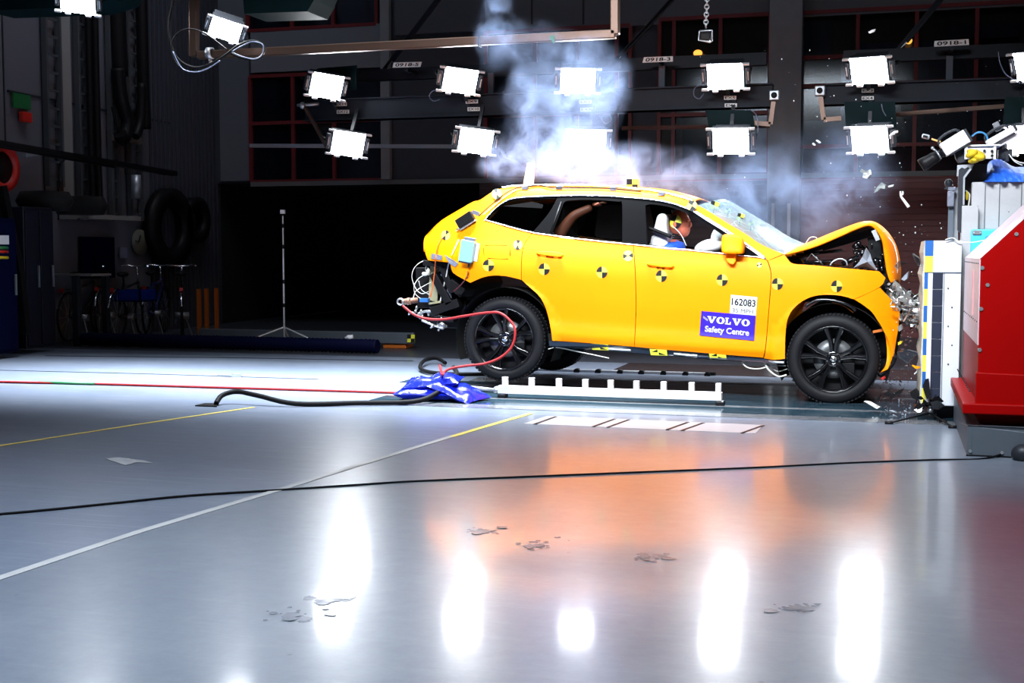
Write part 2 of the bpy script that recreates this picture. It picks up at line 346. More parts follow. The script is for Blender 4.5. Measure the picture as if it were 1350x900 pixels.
# track through the floor: channel with glass and plates
def ty(px, py): return fl(px, py).y
TX0 = fl(545, 525).x
def band(y0, y1, x0, x1, m, z=0.004): 
    mb = MB(); mb.bbox((x0, y0, z-.003), (x1, y1, z)); return struct(mb, 'floor', m)
yn = ty(1040, 553); 
tr = [(yn, yn+.22, FM_P), (yn+.22, yn+.62, FM_T), (yn+.62, yn+.72, FM_P), (yn+.72, yn+1.55, FM_T), (yn+1.55, yn+1.68, FM_P), (yn+1.68, yn+1.95, FM_T), (yn+1.95, yn+2.35, FM_P)]
for i, (a, b, m) in enumerate(tr): band(a, b, TX0+(.0 if m is FM_P else -.3*(i % 3)), 1.6, m, 0.004+0.0004*i)
mb = MB(); mb.bbox((at(800, 494, 12.9).x, 12.95, .0005), (XR_, 14.1, .0045)); struct(mb, 'floor', mat('floor_car_shade', (.035, .026, .027), .16, var=.3, vscale=2))  # car shadow and red shutter reflection put in as a dark floor patch
# near plates with slanted black marks
q = [(690,558),(722,548),(1006,560),(996,571)]
mb = MB(); mb.prism([fl(x, y, .0062) for x, y in q], (0, 0, -.002)); 
for x in (703, 780, 799, 877, 897, 976): mb.prism([fl(a, b, .0076) for a, b in [(x, 558.5+(x-703)*.043), (x+4.6, 558.8+(x-703)*.043), (x+32.6, 548.8+(x-703)*.043), (x+28, 548.6+(x-703)*.043)]], (0, 0, -.001), 1)
struct(mb, 'trim_6', [mat('plate_pale', (0.36, 0.35, 0.37), 0.3), M['ink']])
# ---- walls
mb = MB(); mb.bbox((XL-.2, -6, 0), (XL, YB, 9)); struct(mb, 'wall_left', M['panel'])
top = 9.0
bx0 = bw(283, 240).x; bx1 = bw(632, 240).x; zt = bw(400, 240).z
mb = MB()
mb.bbox((XL-.2, YB, 0), (bx0, YB+.2, top), 0); mb.bbox((bx0, YB, zt), (bx1, YB+.2, top), 0); mb.bbox((bx1, YB, 0), (XR_, YB+.2, top), 0)
struct(mb, 'wall_back', mat('back_wall_dark', (0.035, 0.037, 0.045), 0.7, var=.1))
mb = MB(); mb.bbox((bx0-.1, YB+5, 0), (bx1+.1, YB+5.1, zt+.1)); mb.bbox((bx0-.1, YB+.2, 0), (bx0, YB+5, zt+.1)); mb.bbox((bx1, YB+.2, 0), (bx1+.1, YB+5, zt+.1)); mb.bbox((bx0, YB+.2, zt), (bx1, YB+5, zt+.1)); struct(mb, 'wall_recess', M['dark'])
mb = MB(); mb.bbox((XL-.2, -6, top), (XR_, YB+.2, top+.2)); struct(mb, 'ceiling', M['dark'])
mb = MB(); mb.bbox((XR_, -6, 0), (XR_+.2, YB+.2, top)); struct(mb, 'wall_right', mat('right_wall', (.05, .05, .055), .8))
mb = MB(); mb.bbox((XL-.2, -6.2, 0), (XR_+.2, -6, top)); struct(mb, 'wall_front', mat('front_wall', (.05, .05, .055), .8))
def brect(name, x0, y0, x1, y1, d, m, th=.05, bev=0):
    a = bw(x0, y0, d); b = bw(x1, y1, d); mb = MB(); mb.bbox((a.x, YB-d, a.z), (b.x, YB-d+th, b.z)); return struct(mb, name, m, bev)
# ribbed cladding and plain bay at the corner
mb = MB(); a = lw(192, 0, 0); b = lw(284, 0, 0)
yy = a.y
while yy < b.y: mb.bbox((XL, yy, 0), (XL+.03, yy+.06, top)); yy += .12
struct(mb, 'trim_7', mat('ribbed_cladding', (0.04, 0.042, 0.055), .5))
brect('trim_8', 286, -60, 330, 238, .06, mat('corner_bay', (.10, .105, .12), .6))
# seams of the left wall panels
for i, (x0, y0, x1, y1) in enumerate([(10,120,226,163),(-10,272,60,281),(0,-400,0,0)]):
    if i < 2: mb = MB(); mb.bar(lw(x0, y0, .01), lw(x1, y1, .01), .02, .03); struct(mb, 'trim_9', M['steel'])
for x in (8, 58): mb = MB(); p = lw(x, 200, .01); mb.bbox((XL, p.y-.01, 0), (XL+.012, p.y+.01, top)); struct(mb, 'trim_10', M['steel'])
# red-framed hall windows high on the back wall
def grid(n, xs, ys, d=.10, fw=.055, fill=None):
    """xs, ys picture coordinates of the bars"""
    x0, x1 = xs[0], xs[-1]; y0, y1 = ys[0], ys[-1]; mb = MB()
    X = [bw(x, 200, d).x for x in xs]; Z = [bw((x0+x1)/2, y, d).z for y in ys]
    for x in X: mb.bbox((x-fw/2, YB-d, Z[-1]), (x+fw/2, YB-d+.06, Z[0]))
    for z in Z: mb.bbox((X[0], YB-d-.01, z-fw/2), (X[-1], YB-d+.05, z+fw/2))
    o = struct(mb, 'window_%d' % n, M['redframe'])
    m2 = MB(); m2.bbox((X[0], YB-d+.07, Z[-1]), (X[-1], YB-d+.08, Z[0])); g = m2.build('pane', M['winglass'], o)
    if fill: m3 = MB(); m3.bbox((X[0], YB-.012, Z[-1]), (X[-1], YB-.002, Z[0])); m3.build('interior', fill, o)
    return o
grid(1, [1052,1128,1205,1284,1370], [9,70,108,190,232], fill=M['ochre'])
grid(2, [868,887,948,1013], [22,78,150,236], fill=M['ochre'])
grid(3, [640,705,760,812,830], [38,90,150,236], fill=mat('dark_interior', (.02,.02,.025), .8))
grid(4, [330,386,440,512], [97,160,238], fill=MATS['dark_interior'])
grid(5, [328,386,440,497], [-40,36], fill=MATS['dark_interior'])
brect('trim_11', 330, 40, 512, 88, .10, mat('pale_band', (.13, .135, .15), .6))
brect('trim_12', 640, -60, 868, 32, .10, mat('upper_panels', (.07, .07, .078), .6))
for x in (700, 768, 812): brect('trim_13', x, -60, x+2, 32, .115, M['steel'], .02)
brect('trim_14', 520, -60, 640, 40, .10, mat('upper_panel_left', (.06, .06, .068), .6))
brect('trim_15', 500, -80, 514, 236, .18, M['concrete'], .1)
brect('trim_16', 1016, -80, 1051, 440, .35, M['concrete'], .34)
brect('trim_17', 868, -60, 1014, 20, .10, mat('panel_above', (.075, .075, .08), .6))
brect('trim_18', 1052, -60, 1400, 5, .10, MATS['panel_above'])
brect('trim_19', 330, 240, 1400, 229, .12, mat('lintel_grey', (.10, .105, .105), .6))
for (x0, y0, x1, y1, m) in [(1056,78,1108,158,'pane_grey'),(1248,34,1345,56,'pane_dark'),(1130,58,1380,189,'pane_dark'),(1056,20,1098,70,'pane_grey'),(1134,192,1380,230,'pane_red'),(955,90,1010,140,'pane_dark'),(900,140,946,230,'pane_dark'),(1135,110,1200,160,'pane_dark')]:
    brect('trim_20', x0, y0, x1, y1, .03, mat(m, {'pane_grey': (.04,.04,.045), 'pane_dark': (.02,.022,.03), 'pane_red': (.06,.008,.010)}[m], .7), .02)
# dark red roller shutter
a = bw(1052, 240, .08); b = bw(1420, 240, .08); mb = MB(); z = 0.0
while z < a.z: mb.bbox((a.x, YB-.08, z), (b.x, YB-.05, z+.072)); mb.bbox((a.x, YB-.06, z+.072), (b.x, YB-.04, z+.09)); z += .09
d1_ = struct(mb, 'door_1', mat('shutter_red', (0.13, 0.022, 0.022), .45, var=.15))
a = bw(632, 240, .08); b = bw(1015, 240, .08); mb = MB(); z = 0.0
while z < a.z: mb.bbox((a.x, YB-.08, z), (b.x, YB-.05, z+.072)); mb.bbox((a.x, YB-.06, z+.072), (b.x, YB-.04, z+.09)); z += .09
struct(mb, 'door_2', mat('shutter_dark', (0.03, 0.008, 0.009), .5, var=.15))
for i, x in enumerate((1017, 1038)):
    mb = MB(); p = bw(x, 268, .6); q = bw(x+4, 268, .6); mb.bbox((p.x, YB-.6, 0), (q.x, YB-.55, p.z))
    one(mb, 'steel_post', M['white'], ['slim pale post in front of the grey column, seen through the smoke', 'wider pale post right of the grey column foot, seen through the smoke'][i], 'post')
# warm ceiling lamps seen in the hall windows
for (x, y, wd, lab) in ((920, 70, 11, 'round warm lamp glowing in the middle red-framed window'), (1198, 53.5, 8, 'low warm lamp glowing in the right red-framed window above the gantry')):
    p = bw(x, y, .22); mb = MB(); mb.ball(p, (wd/154*.95, .05, .05), 14, 8); o = one(mb, 'wall_lamp', M['warm'], lab, 'lamp')
# ---- left wall furniture
def tray(x0, x1, ytop, ybot, lab, bundles=(), mt='tray_steel'):
    a = lw(x0, ytop, .1); b = lw(x1, ytop, .1); zt = 7.0; zb = lw(x0, ybot, .1).z
    t = thing('cable_ladder', lab, 'cable ladder', (XL, (a.y+b.y)/2, zb), 'vertical cable ladders on the left wall'); m = mat(mt, (.05, .055, .06), .5)
    for y in (a.y, b.y): mb = MB(); mb.bbox((XL+.04, y-.02, zb), (XL+.12, y+.02, zt)); mb.build('rail', m, t)
    z = zb+.1
    while z < zt: mb = MB(); mb.bbox((XL+.06, a.y, z-.015), (XL+.09, b.y, z+.015)); mb.build('rung', m, t); z += .24
    for (bx_, r, yb2) in bundles:
        p = lw(bx_, 100, .15); zq = lw(bx_, yb2, .15).z; mb = MB(); mb.tube([(XL+.16, p.y, zt), (XL+.16, p.y, zq+1), (XL+.17, p.y+.02, zq)], r, 8)
        mb.build('cable_bundle', M['black'], t)
    return t
tray(59, 77, 0, 245, 'leftmost cable ladder on the grey left wall, beside the pale pipe', [])
tray(101, 113, 0, 290, 'cable ladder right of the pale pipe with two thin dark cables', [(117, .045, 290), (126, .05, 290)])
tray(143, 152, 0, 290, 'cable ladder carrying the thickest black cable bundle', [(155, .13, 100)])
tray(168, 182, 0, 290, 'rightmost cable ladder next to the ribbed cladding, with a black bundle', [(188, .09, 170)])
p = lw(83, 0, .08); mb = MB(); mb.bbox((XL, p.y-.12, lw(83, 283).z), (XL+.1, p.y+.12, 7.5)); one(mb, 'wall_duct', mat('duct_grey', (.20, .20, .19), .6), 'pale vertical duct between the first two cable ladders', 'duct', bevel=.01)
t = thing('hanging_cables', 'thick black cables drooping in a loop down the left wall', 'cable', lw(160, 240, .2))
mb = MB(); mb.tube([lw(x, y, .25) for x, y in [(155, 90),(160,130),(168,160),(163,183),(158,176)]], .10, 8); mb.tube([lw(x, y, .25) for x, y in [(187, 110),(185,160),(178,180)]], .07, 8); mb.tube([lw(x, y, .22) for x, y in [(148,140),(155,170),(165,185),(166,230)]], .02, 6); mb.build('cables', M['black'], t)
mb = MB(); mb.bbox(lw(142, 177, .05), lw(188, 190, .2)); one(mb, 'wall_shelf', mat('wall_shelf', (.12, .10, .09), .7), 'small dim shelf on the left wall behind the hanging black cables', 'shelf')
t = thing('swing_boom', 'long dark boom arm sloping across the left wall above the workbench', 'boom', lw(100, 215, .9))
mb = MB(); mb.bar(lw(-8, 188, .9), lw(230, 229, .9), .10, .07); mb.bar(lw(-8, 192, .9), lw(150, 220, .9), .03, .03); mb.build('arm', M['black'], t)
mb = MB(); mb.bar(lw(32, 204, .8), lw(58, 200, .8), .05, .06); mb.build('bracket', M['grey'], t)
mb = MB(); mb.tube([lw(x, y, .8) for x, y in [(86, 206), (84, 212), (78, 222), (77, 290)]], .012, 5); mb.build('lead', M['black'], t)
mb = MB(); mb.bbox(lw(15, 122, .03), lw(41, 145, .06)); o = one(mb, 'exit_sign', M['green'], 'green sign on the left wall above the red alarm box', 'sign')
mb = MB(); mb.bbox(lw(24, 147, .03), lw(43, 162, .10)); o = one(mb, 'alarm_box', M['redplastic'], 'red alarm box under the green sign on the left wall', 'alarm box', bevel=.01)
t = thing('hose_reel', 'red hose reel on the left wall at the photo edge', 'hose reel', lw(0, 250, .3))
c = lw(-1, 221, .3); mb = MB(); mb.lathe(c, (1, 0, 0), [(-.05, .2), (-.05, .3), (.08, .3), (.08, .2)], 32, closed=True); mb.build('drum', M['redplastic'], t)
mb = MB(); mb.lathe(c, (1, 0, 0), [(-.02, .001), (-.02, .2), (.04, .2), (.04, .001)], 24); mb.build('hub', M['black'], t)
t = thing('slanting_stand', 'dark slanting stand running down from the red hose reel', 'stand', lw(20, 440, 1.0)); mb = MB(); mb.bar(lw(2, 245, .8), lw(26, 360, .9), .09); mb.bar(lw(26, 360, .9), lw(34, 440, 1.0), .09); mb.build('arm', M['black'], t)
def cabinet(x0, y0, x1, y1, d, m, name, lab, catg, doors=2, dep=.5):
    a = lw(x0, y0, d); b = lw(x1, y1, d); b.z = max(b.z, 0.0); t = thing(name, lab, catg, (XL+d-dep/2, (a.y+b.y)/2, 0))
    mb = MB(); mb.bbox((XL+d-dep, a.y, 0.06), (XL+d, b.y, a.z)); mb.build('body', m, t, .01)
    for i in range(doors):
        u0 = a.y+(b.y-a.y)*i/doors+.015; u1 = a.y+(b.y-a.y)*(i+1)/doors-.015
        mb = MB(); mb.bbox((XL+d, u0, .1), (XL+d+.02, u1, a.z-.05)); dd = mb.build('door', m, t, .004)
        mb = MB(); mb.bar((XL+d+.05, u1-.06, a.z*.45), (XL+d+.05, u1-.06, a.z*.6), .02); mb.build('handle', M['galv'], dd)
    return t
cabinet(-30, 286, 24, 452, 1.1, M['cab'], 'equipment_cabinet', 'dark blue cabinet at the photo edge with coloured hose couplings on top', 'cabinet', 1, .9)
mb = MB(); mb.bbox(lw(-5, 310, 1.15), lw(12, 322, 1.18)); one(mb, 'label_card', M['label'], 'white card with small print on the dark blue cabinet at the photo edge', 'card')
for i, (y, m, cn) in enumerate(((327, M['green'], 'green'), (332, M['redplastic'], 'red'), (335.5, M['cab'], 'blue'), (339.5, M['yrag'], 'yellow'))):
    mb = MB(); mb.cone(lw(-6, y-.5, 1.2), lw(10, y, 1.2), .018, n=8); one(mb, 'air_coupling', m, cn+' hose coupling below the white card on the dark blue cabinet', 'coupling', 'coloured hose couplings')
cabinet(30, 272, 73, 452, .9, mat('cab_dark', (.001, .002, .010), .5), 'tool_cabinet', 'tall blue-black cabinet right of the slanting stand', 'cabinet', 2, .7)
for x0, x1, y0, y1, lab in ((47, 71, 258, 272, 'dark tyre-like bundle lying on the tall blue-black cabinet'), (90, 122, 262, 280, 'dark bundle lying on the long wall shelf')):
    c = (lw(x0, y0, .6)+lw(x1, y1, .6))/2; mb = MB(); mb.lathe(c-Vector((0, 0, .12)), (0, 0, 1), [(0, .16), (0, .3), (.12, .36), (.24, .3), (.24, .16)], 24, closed=True); one(mb, 'coiled_bundle', M['dark'], lab, 'bundle')
t = thing('wall_shelf', 'long pale-edged shelf above the workbench on the left wall', 'shelf', lw(130, 285, .3)); mb = MB(); mb.bbox(lw(77, 282.5, .02), lw(186, 291, .5)); mb.build('board', mat('shelf_edge', (.20, .20, .19), .6), t)
for x in (104, 150): mb = MB(); mb.bar(lw(x, 290, .05), lw(x, 289, .4), .03); mb.build('bracket', M['steel'], t)
mb = MB(); mb.bbox(lw(104, 312, .03), lw(152, 366, .07)); one(mb, 'tool_board', M['cab'], 'dark blue tool board under the long wall shelf', 'tool board')
mb = MB(); mb.bbox(lw(157, 326, .03), lw(168, 340, .05)); one(mb, 'notice', mat('notice_paper', (.13, .15, .22), .6), 'small pale notice between the blue tool board and the clock', 'notice')
t = thing('wall_clock', 'round pale clock at the end of the long wall shelf', 'clock', lw(183, 320, .05)); mb = MB(); mb.lathe(lw(183, 319, .05), (1, 0, 0), [(0, .19), (.04, .19), (.04, .001)], 28); mb.build('face', mat('clock_face', (.12, .12, .09), .6), t)
mb = MB(); c = lw(183, 319, .1); mb.bar(c, c+Vector((0, .05, .1)), .012); mb.bar(c, c+Vector((0, -.09, .02)), .01); mb.build('hands', M['ink'], t)
t = thing('workbench', 'dark workbench with a pale top behind the parked bicycles', 'workbench', lw(100, 440, .7)); mb = MB(); mb.bbox(lw(80, 360, .1), lw(120, 364, .9)); mb.build('top', MATS['shelf_edge'], t)
a = lw(80, 364, .1); b = lw(120, 364, .9)
for y in (a.y+.1, b.y-.1): mb = MB(); mb.bbox((XL+.7, y-.04, 0), (XL+.78, y+.04, a.z)); mb.build('leg', M['steel'], t)
# oval coils hanging on the ribbed cladding
for (x, y, r, lab) in ((223, 300, 1.0, 'big dark coil hanging on the ribbed wall'), (257, 290, .6, 'smaller dark coil hanging on the ribbed wall nearer the black opening')):
    c = lw(x, y, .15); mb = MB(); mb.lathe(c, (1, 0, 0), [(-.08, r*.35), (-.08, r*.62), (.08, r*.62), (.08, r*.35)], 32, closed=True); one(mb, 'hose_coil', M['black'], lab, 'coil')
mb = MB(); c = lw(180, 262, .3); mb.cone(c, c+Vector((0, 0, .35)), .07, n=12); one(mb, 'air_filter', M['galv'], 'small shiny cylinder on the wall above the clock', 'filter')
# orange posts
for i, x in enumerate((262, 272, 285)):
    p = at(x, 440, 17.5+.2*i); mb = MB(); mb.bbox((p.x-.025, p.y, 0), (p.x+.025, p.y+.05, at(x, 381, 17.5).z)); one(mb, 'marker_post', M['post'], ['orange post nearest the bicycles', 'middle orange post right of the bicycles', 'orange post at the edge of the black opening'][i], 'post', 'orange posts')
# bicycles
def bicycle(lab, px, Yp, ang, col):
    base = at(px, 400, Yp); base.z = 0
    t = thing('bicycle', lab, 'bicycle', base, 'bicycles parked by the left wall'); R = Matrix.Rotation(ang, 3, 'Z')
    def q(x, z, y=0): return base+R @ Vector((x, y, z))
    for x in (-.52, .52):
        mb = MB(); n = 32; mb.tube([q(x+math.cos(2*math.pi*i/n)*.33, .35+math.sin(2*math.pi*i/n)*.33) for i in range(n)], .017, 6, smooth=False, closed=True); wh_ = mb.build('wheel', M['rubber'], t)
        mb = MB()
        for i in range(12): a_ = 2*math.pi*i/12; mb.cone(q(x, .35), q(x+math.cos(a_)*.32, .35+math.sin(a_)*.32), .0025, n=4)
        mb.build('spokes', M['galv'], wh_)
        mb = MB(); mb.tube([q(x+math.cos(a_)*.37, .35+math.sin(a_)*.37) for a_ in [math.radians(20+20*i) for i in range(8)]], .02, 6); mb.build('mudguard', M['chrome'] if x < 0 else M['black'], t)
    mb = MB()
    for a, b in [((-.52,.35),(-.12,.32)), ((-.12,.32),(-.25,.80)), ((-.25,.80),(-.52,.35)), ((-.12,.32),(.34,.70)), ((-.23,.74),(.32,.80)), ((.32,.84),(.40,.55)), ((.40,.55),(.52,.35))]: mb.cone(q(*a), q(*b), .018, n=8)
    mb.build('frame', mat(col, {'bike_black': (.01,.01,.012), 'bike_red': (.12,.01,.01), 'bike_blue': (.01,.02,.12)}[col], .3), t)
    mb = MB(); mb.ball(q(-.28, .93), (.13, .08, .04), 12, 8, rot=R); mb.cone(q(-.25, .8), q(-.27, .92), .013, n=8); mb.build('saddle', M['black'], t)
    mb = MB(); mb.cone(q(.32, .82), q(.29, 1.02), .013, n=8); mb.tube([q(.18, 1.04, -.20), q(.29, 1.05, -.15), q(.32, 1.03, 0), q(.29, 1.05, .15), q(.18, 1.04, .20)], .012, 6); mb.build('handlebar', M['chrome'], t)
    mb = MB(); mb.cone(q(-.12, .32, -.1), q(-.12, .32, .1), .05, n=12); mb.bar(q(-.12, .32, .08), q(-.03, .2, .1), .02); mb.bar(q(-.16, .3, -.05), q(-.22, .02, -.14), .014); mb.build('crank', M['galv'], t)
    mb = MB(); mb.box(q(-.72, .72), (.05, .05, .05), R); mb.build('rear_light', M['redplastic'], t)
    return t
bicycle('leftmost parked bicycle in the dark by the workbench', 112, 15.6, 1.75, 'bike_black')
bicycle('parked bicycle just left of the blue basket', 143, 16.3, 1.95, 'bike_red')
bicycle('parked bicycle behind the blue basket', 172, 16.0, 1.8, 'bike_black')
bicycle('parked bicycle right of the blue basket with a bright rear mudguard', 206, 16.9, 1.9, 'bike_blue')
bicycle('parked bicycle nearest the orange posts', 240, 16.5, 2.1, 'bike_black')
t = thing('bicycle_basket', 'blue crate on the bicycles beside the workbench', 'crate', at(164, 398, 15.6)); a = at(142, 382, 15.5); b = at(185, 398, 15.5)
mb = MB(); mb.bbox((a.x, 15.5, b.z), (b.x, 15.52, a.z)); mb.bbox((a.x, 15.9, b.z), (b.x, 15.92, a.z)); mb.bbox((a.x, 15.5, b.z), (a.x+.02, 15.92, a.z)); mb.bbox((b.x-.02, 15.5, b.z), (b.x, 15.92, a.z)); mb.bbox((a.x, 15.5, b.z), (b.x, 15.92, b.z+.02)); mb.build('walls', mat('crate_blue', (.003, .015, .16), .4), t)
# low beam on orange feet, duct, tripod
t = thing('barrier_beam', 'long grey steel beam on orange feet in front of the black opening', 'beam', at(400, 455, 15.3))
a = at(262, 433, 15.3); b = at(545, 451, 15.3); mb = MB(); mb.bbox((a.x, 15.3, fl(545, 0, 0).z*0+at(545, 453.5, 15.3).z), (b.x, 15.36, at(545, 438.5, 15.3).z)); bt = mb.build('beam', M['basegrey'], t, .01)
for x in (370, 520): p = at(x, 452, 15.35); mb = MB(); mb.bbox((p.x-.16, 15.35, 0), (p.x+.16, 15.6, at(x, 452, 15.35).z+.02)); mb.build('foot', M['post'], t, .01)
p = at(542, 446, 15.28); k = .10; mb = MB(); mb.box(p, (k, .01, k), None, 0)
for sx, sz in ((-1, 1), (1, -1)): mb.box(p+Vector((sx*k/4, -.008, sz*k/4)), (k/2, .006, k/2), None, 1)
mb.build('target_plate', [M['yellow'], M['tgrey']], t)
t = thing('ribbed_duct', 'blue ribbed air hose lying along the floor below the grey beam', 'air hose', fl(300, 466)); mb = MB(); a = at(110, 463, 14.55); b = at(498, 468, 14.45); a.z = b.z = .095
mb.tube([a+(b-a)*i/160 for i in range(161)], lambda q_: .085+.008*math.sin(q_*160*math.pi*.9), 12, smooth=False); mb.build('hose', M['bluehose'], t)
mb = MB(); c = at(459, 462, 14.4); mb.ball(Vector((c.x, 14.45, .20)), (.05, .03, .03), 8, 6); mb.cone((c.x-.06, 14.45, .19), (c.x+.04, 14.45, .22), .014, n=8); mb.build('clamp', M['white'], t)
B_ = at(375, 455, 14.9); B_.z = 0
t = thing('light_stand', 'thin silver telescopic stand in front of the black opening', 'stand', B_); zt_ = at(374, 276, 14.9).z
mb = MB(); mb.cone(B_+Vector((0, 0, .15)), B_+Vector((0, 0, zt_-.08)), .014, .009, 8); mb.build('pole', M['white'], t)
for k in (.30, .47, .72, .87): mb = MB(); mb.cone(B_+Vector((0, 0, zt_*k)), B_+Vector((0, 0, zt_*k+.05)), .017, n=8); mb.build('collar', M['black'], t)
for a_ in (-.4, 1.7, 3.8):
    e_ = B_+Vector((math.cos(a_)*.85, math.sin(a_)*.85*.5, .01)); mb = MB(); mb.cone(B_+Vector((0, 0, .28)), e_, .010, n=6); mb.cone(B_+Vector((0, 0, .10)), B_*.6+e_*.4+Vector((0, 0, .08)), .008, n=6); mb.build('leg', M['white'], t)
mb = MB(); mb.box(B_+Vector((.0, 0, zt_-.03)), (.06, .03, .05)); mb.build('head', M['white'], t)
# ================================================================= gantry with the lamp rows
YG = 14.75
def gz(x, y, Yp=YG): return at(x, y, Yp)
def girder(lab, x0, x1, yref, yc, h, rail_y, lx):
    t = thing('lamp_gantry', lab, 'gantry', gz((x0+x1)/2, yc)); a = gz(x0, yc); b = gz(x1, yc); zc = gz(yref, yc).z; H_ = h/1680*14.6
    mb = MB(); mb.bbox((a.x, YG, zc-H_/2), (b.x, YG+.16, zc+H_/2)); mb.bbox((a.x, YG-.05, zc+H_/2-.015), (b.x, YG+.2, zc+H_/2)); mb.bbox((a.x, YG-.05, zc-H_/2), (b.x, YG+.2, zc-H_/2+.015)); mb.build('beam', M['gantry'], t)
    zr = gz(yref, rail_y).z; mb = MB(); mb.bbox((a.x+.2, YG+.3, zr-.07), (b.x-.1, YG+.42, zr+.07)); mb.build('upper_rail', M['gantry'], t)
    for x in lx:
        p = gz(x, yc); mb = MB(); mb.bbox((p.x-.035, YG+.2, zc), (p.x+.035, YG+.26, zr-.05)); mb.build('hanger', mat('hanger_grey', (.07, .08, .1), .5, spec=.1), t)
    return t, zc, zr
g1, z1, r1 = girder('dark lamp gantry spanning from the left end lamps to the column', 402, 1018, 700, 136, 30, 85, (868, 640))
g2, z2, r2 = girder('dark lamp gantry right of the concrete column', 1085, 1420, 1200, 121, 26, 66, (1252, 1390))
# end brackets
def brk(t, x, y, s_):
    p = gz(x, y, YG-.06); mb = MB(); mb.box(p, (.11, .10, .11)); mb.build('end_fitting', M['galv'], t, .01)
    mb = MB(); mb.lathe(p-Vector((0, .07, 0)), (0, 1, 0), [(.01, .001), (0, .032), (.03, .034)], 16); mb.build('end_hole', M['black'], t)
    q0 = gz(x+s_*1, y+8, YG-.04); q1 = gz(x+s_*5, y+38, YG-.04); mb = MB(); mb.bar(q0, q1, .05); mb.bar(q1, gz(x+s_*28, y+36, YG-.04), .05); mb.build('end_arm', M['copper'], t)
brk(g1, 1021, 126, -1); brk(g2, 1081, 120, 1)
mb = MB(); mb.bar(gz(401, 139, YG-.1), gz(432, 195, YG-.15), .04); mb.build('end_arm', M['copper'], g1); mb = MB(); mb.ball(gz(399, 139, YG-.1), .045, 8, 6); mb.cone(gz(392, 139, YG-.1), gz(420, 137, YG-.1), .02, n=8); mb.build('end_fitting', M['galv'], g1)
# lower copper rails behind the gantry
for (x0, y0, x1, y1, t) in ((820, 169, 1015, 166, g1), (1180, 151, 1325, 140, g2), (330, 192, 600, 193, g1)):
    mb = MB(); mb.bar(gz(x0, y0, 16.0), gz(x1, y1, 16.0), .05); mb.build('lower_rail', M['copper'] if x0 > 700 else M['galv'], t)
def lab_plate(parent, txt, q, Yp, ink=None):
    mp = lambda x, y: at(x, y, Yp); mb = MB(); mb.prism([mp(*p) for p in q], (0, .01, 0)); o = mb.build('label_plate', M['label'], parent)
    text_on('lettering', txt, [bil(q, .08, .85), bil(q, .92, .85), bil(q, .92, .15), bil(q, .08, .15)], lambda x, y: at(x, y, Yp-.004), M['ink'], o, .02)
lab_plate(g1, '0918-5', [(519,82.5),(556,81.5),(554,88),(517.5,89)], YG-.02); lab_plate(g1, '0918-3', [(849,75.5),(887,74),(887,81),(847,82.5)], YG-.02); lab_plate(g2, '0918-1', [(1232,54),(1277,51.5),(1277.5,59),(1231.5,61.5)], YG-.02)
for t, x in ((g1, 536), (g1, 867), (g2, 1254)):
    zz = r1 if t is g1 else r2; p = gz(x, 85); mb = MB(); mb.bbox((p.x-.02, YG-.008, zz-.02), (p.x+.02, YG+.31, zz+.02)); mb.build('label_arm', M['gantry'], t)
for t, x, y, s1, s2, sl in ((g1,449,137.5,'EX11','EX12',3), (g1,622,134,'EX9','EX10',2.4), (g1,772,134.5,'EX7','EX8',1), (g1,962.5,129,'EX5','EX6',1), (g2,1144,119.5,'EX3','EX4',0)):
    for k, s_ in enumerate((s1, s2)):
        cx = x+k*sl; cy = y+k*10; lab_plate(t, s_, [(cx-8,cy-2.6),(cx+8,cy-2.8),(cx+8,cy+2),(cx-8,cy+2.4)], YG-.06)
# ---- lamps
TGT = Vector((-2.0, 9.3, 0.5))
def make_lamp():
    t = bpy.data.objects.new('flood_lamp', None); COL.objects.link(t)
    W_, H_ = .42, .31
    mb = MB(); mb.bbox((-W_/2, .02, -H_/2), (W_/2, .10, H_/2)); mb.prism([(-W_/2*.9, .10, -H_/2*.9), (W_/2*.9, .10, -H_/2*.9), (W_/2*.9, .10, H_/2*.9), (-W_/2*.9, .10, H_/2*.9)], (0, .10, 0))
    for i in range(7): x = -W_/2*.8+W_*.8*i/6; mb.bbox((x-.006, .2, -H_/2*.8), (x+.006, .24, H_/2*.8))
    mb.build('housing', M['steel'], t, .006)
    mb = MB(); mb.bbox((-W_/2*.93, .008, -H_/2*.93), (W_/2*.93, .018, H_/2*.93)); mb.build('lit_lens', M['lamp_on'], t)
    for s_ in (-1, 1):
        for v in (-1, 1): mb = MB(); mb.box((s_*(W_/2+.02), .0, v*(H_/2-.012)), (.075, .035, .022)); mb.build('clamp', M['white'], t)
        mb = MB(); mb.bbox((s_*W_*.28-.03, -.01, -H_/2-.02), (s_*W_*.28+.03, .03, -H_/2)); mb.build('clamp', M['white'], t)
    for s_ in (-1, 1): mb = MB(); mb.bbox((s_*(W_/2+.035)-.022, .02, -.09), (s_*(W_/2+.035)+.022, .09, .09)); mb.build('side_plate', M['steel'], t, .004); mb = MB(); mb.bbox((s_*(W_/2+.04)-.006, .008, -.05), (s_*(W_/2+.04)+.006, .02, .05)); mb.build('side_slot', M['galv'], t)
    mb = MB(); mb.tube([(-W_/2-.05, .08, 0), (-W_/2-.05, .26, 0), (W_/2+.05, .26, 0), (W_/2+.05, .08, 0)], .012, 6, smooth=False); mb.build('yoke', M['black'], t)
    return t
lamp0 = make_lamp(); first = True
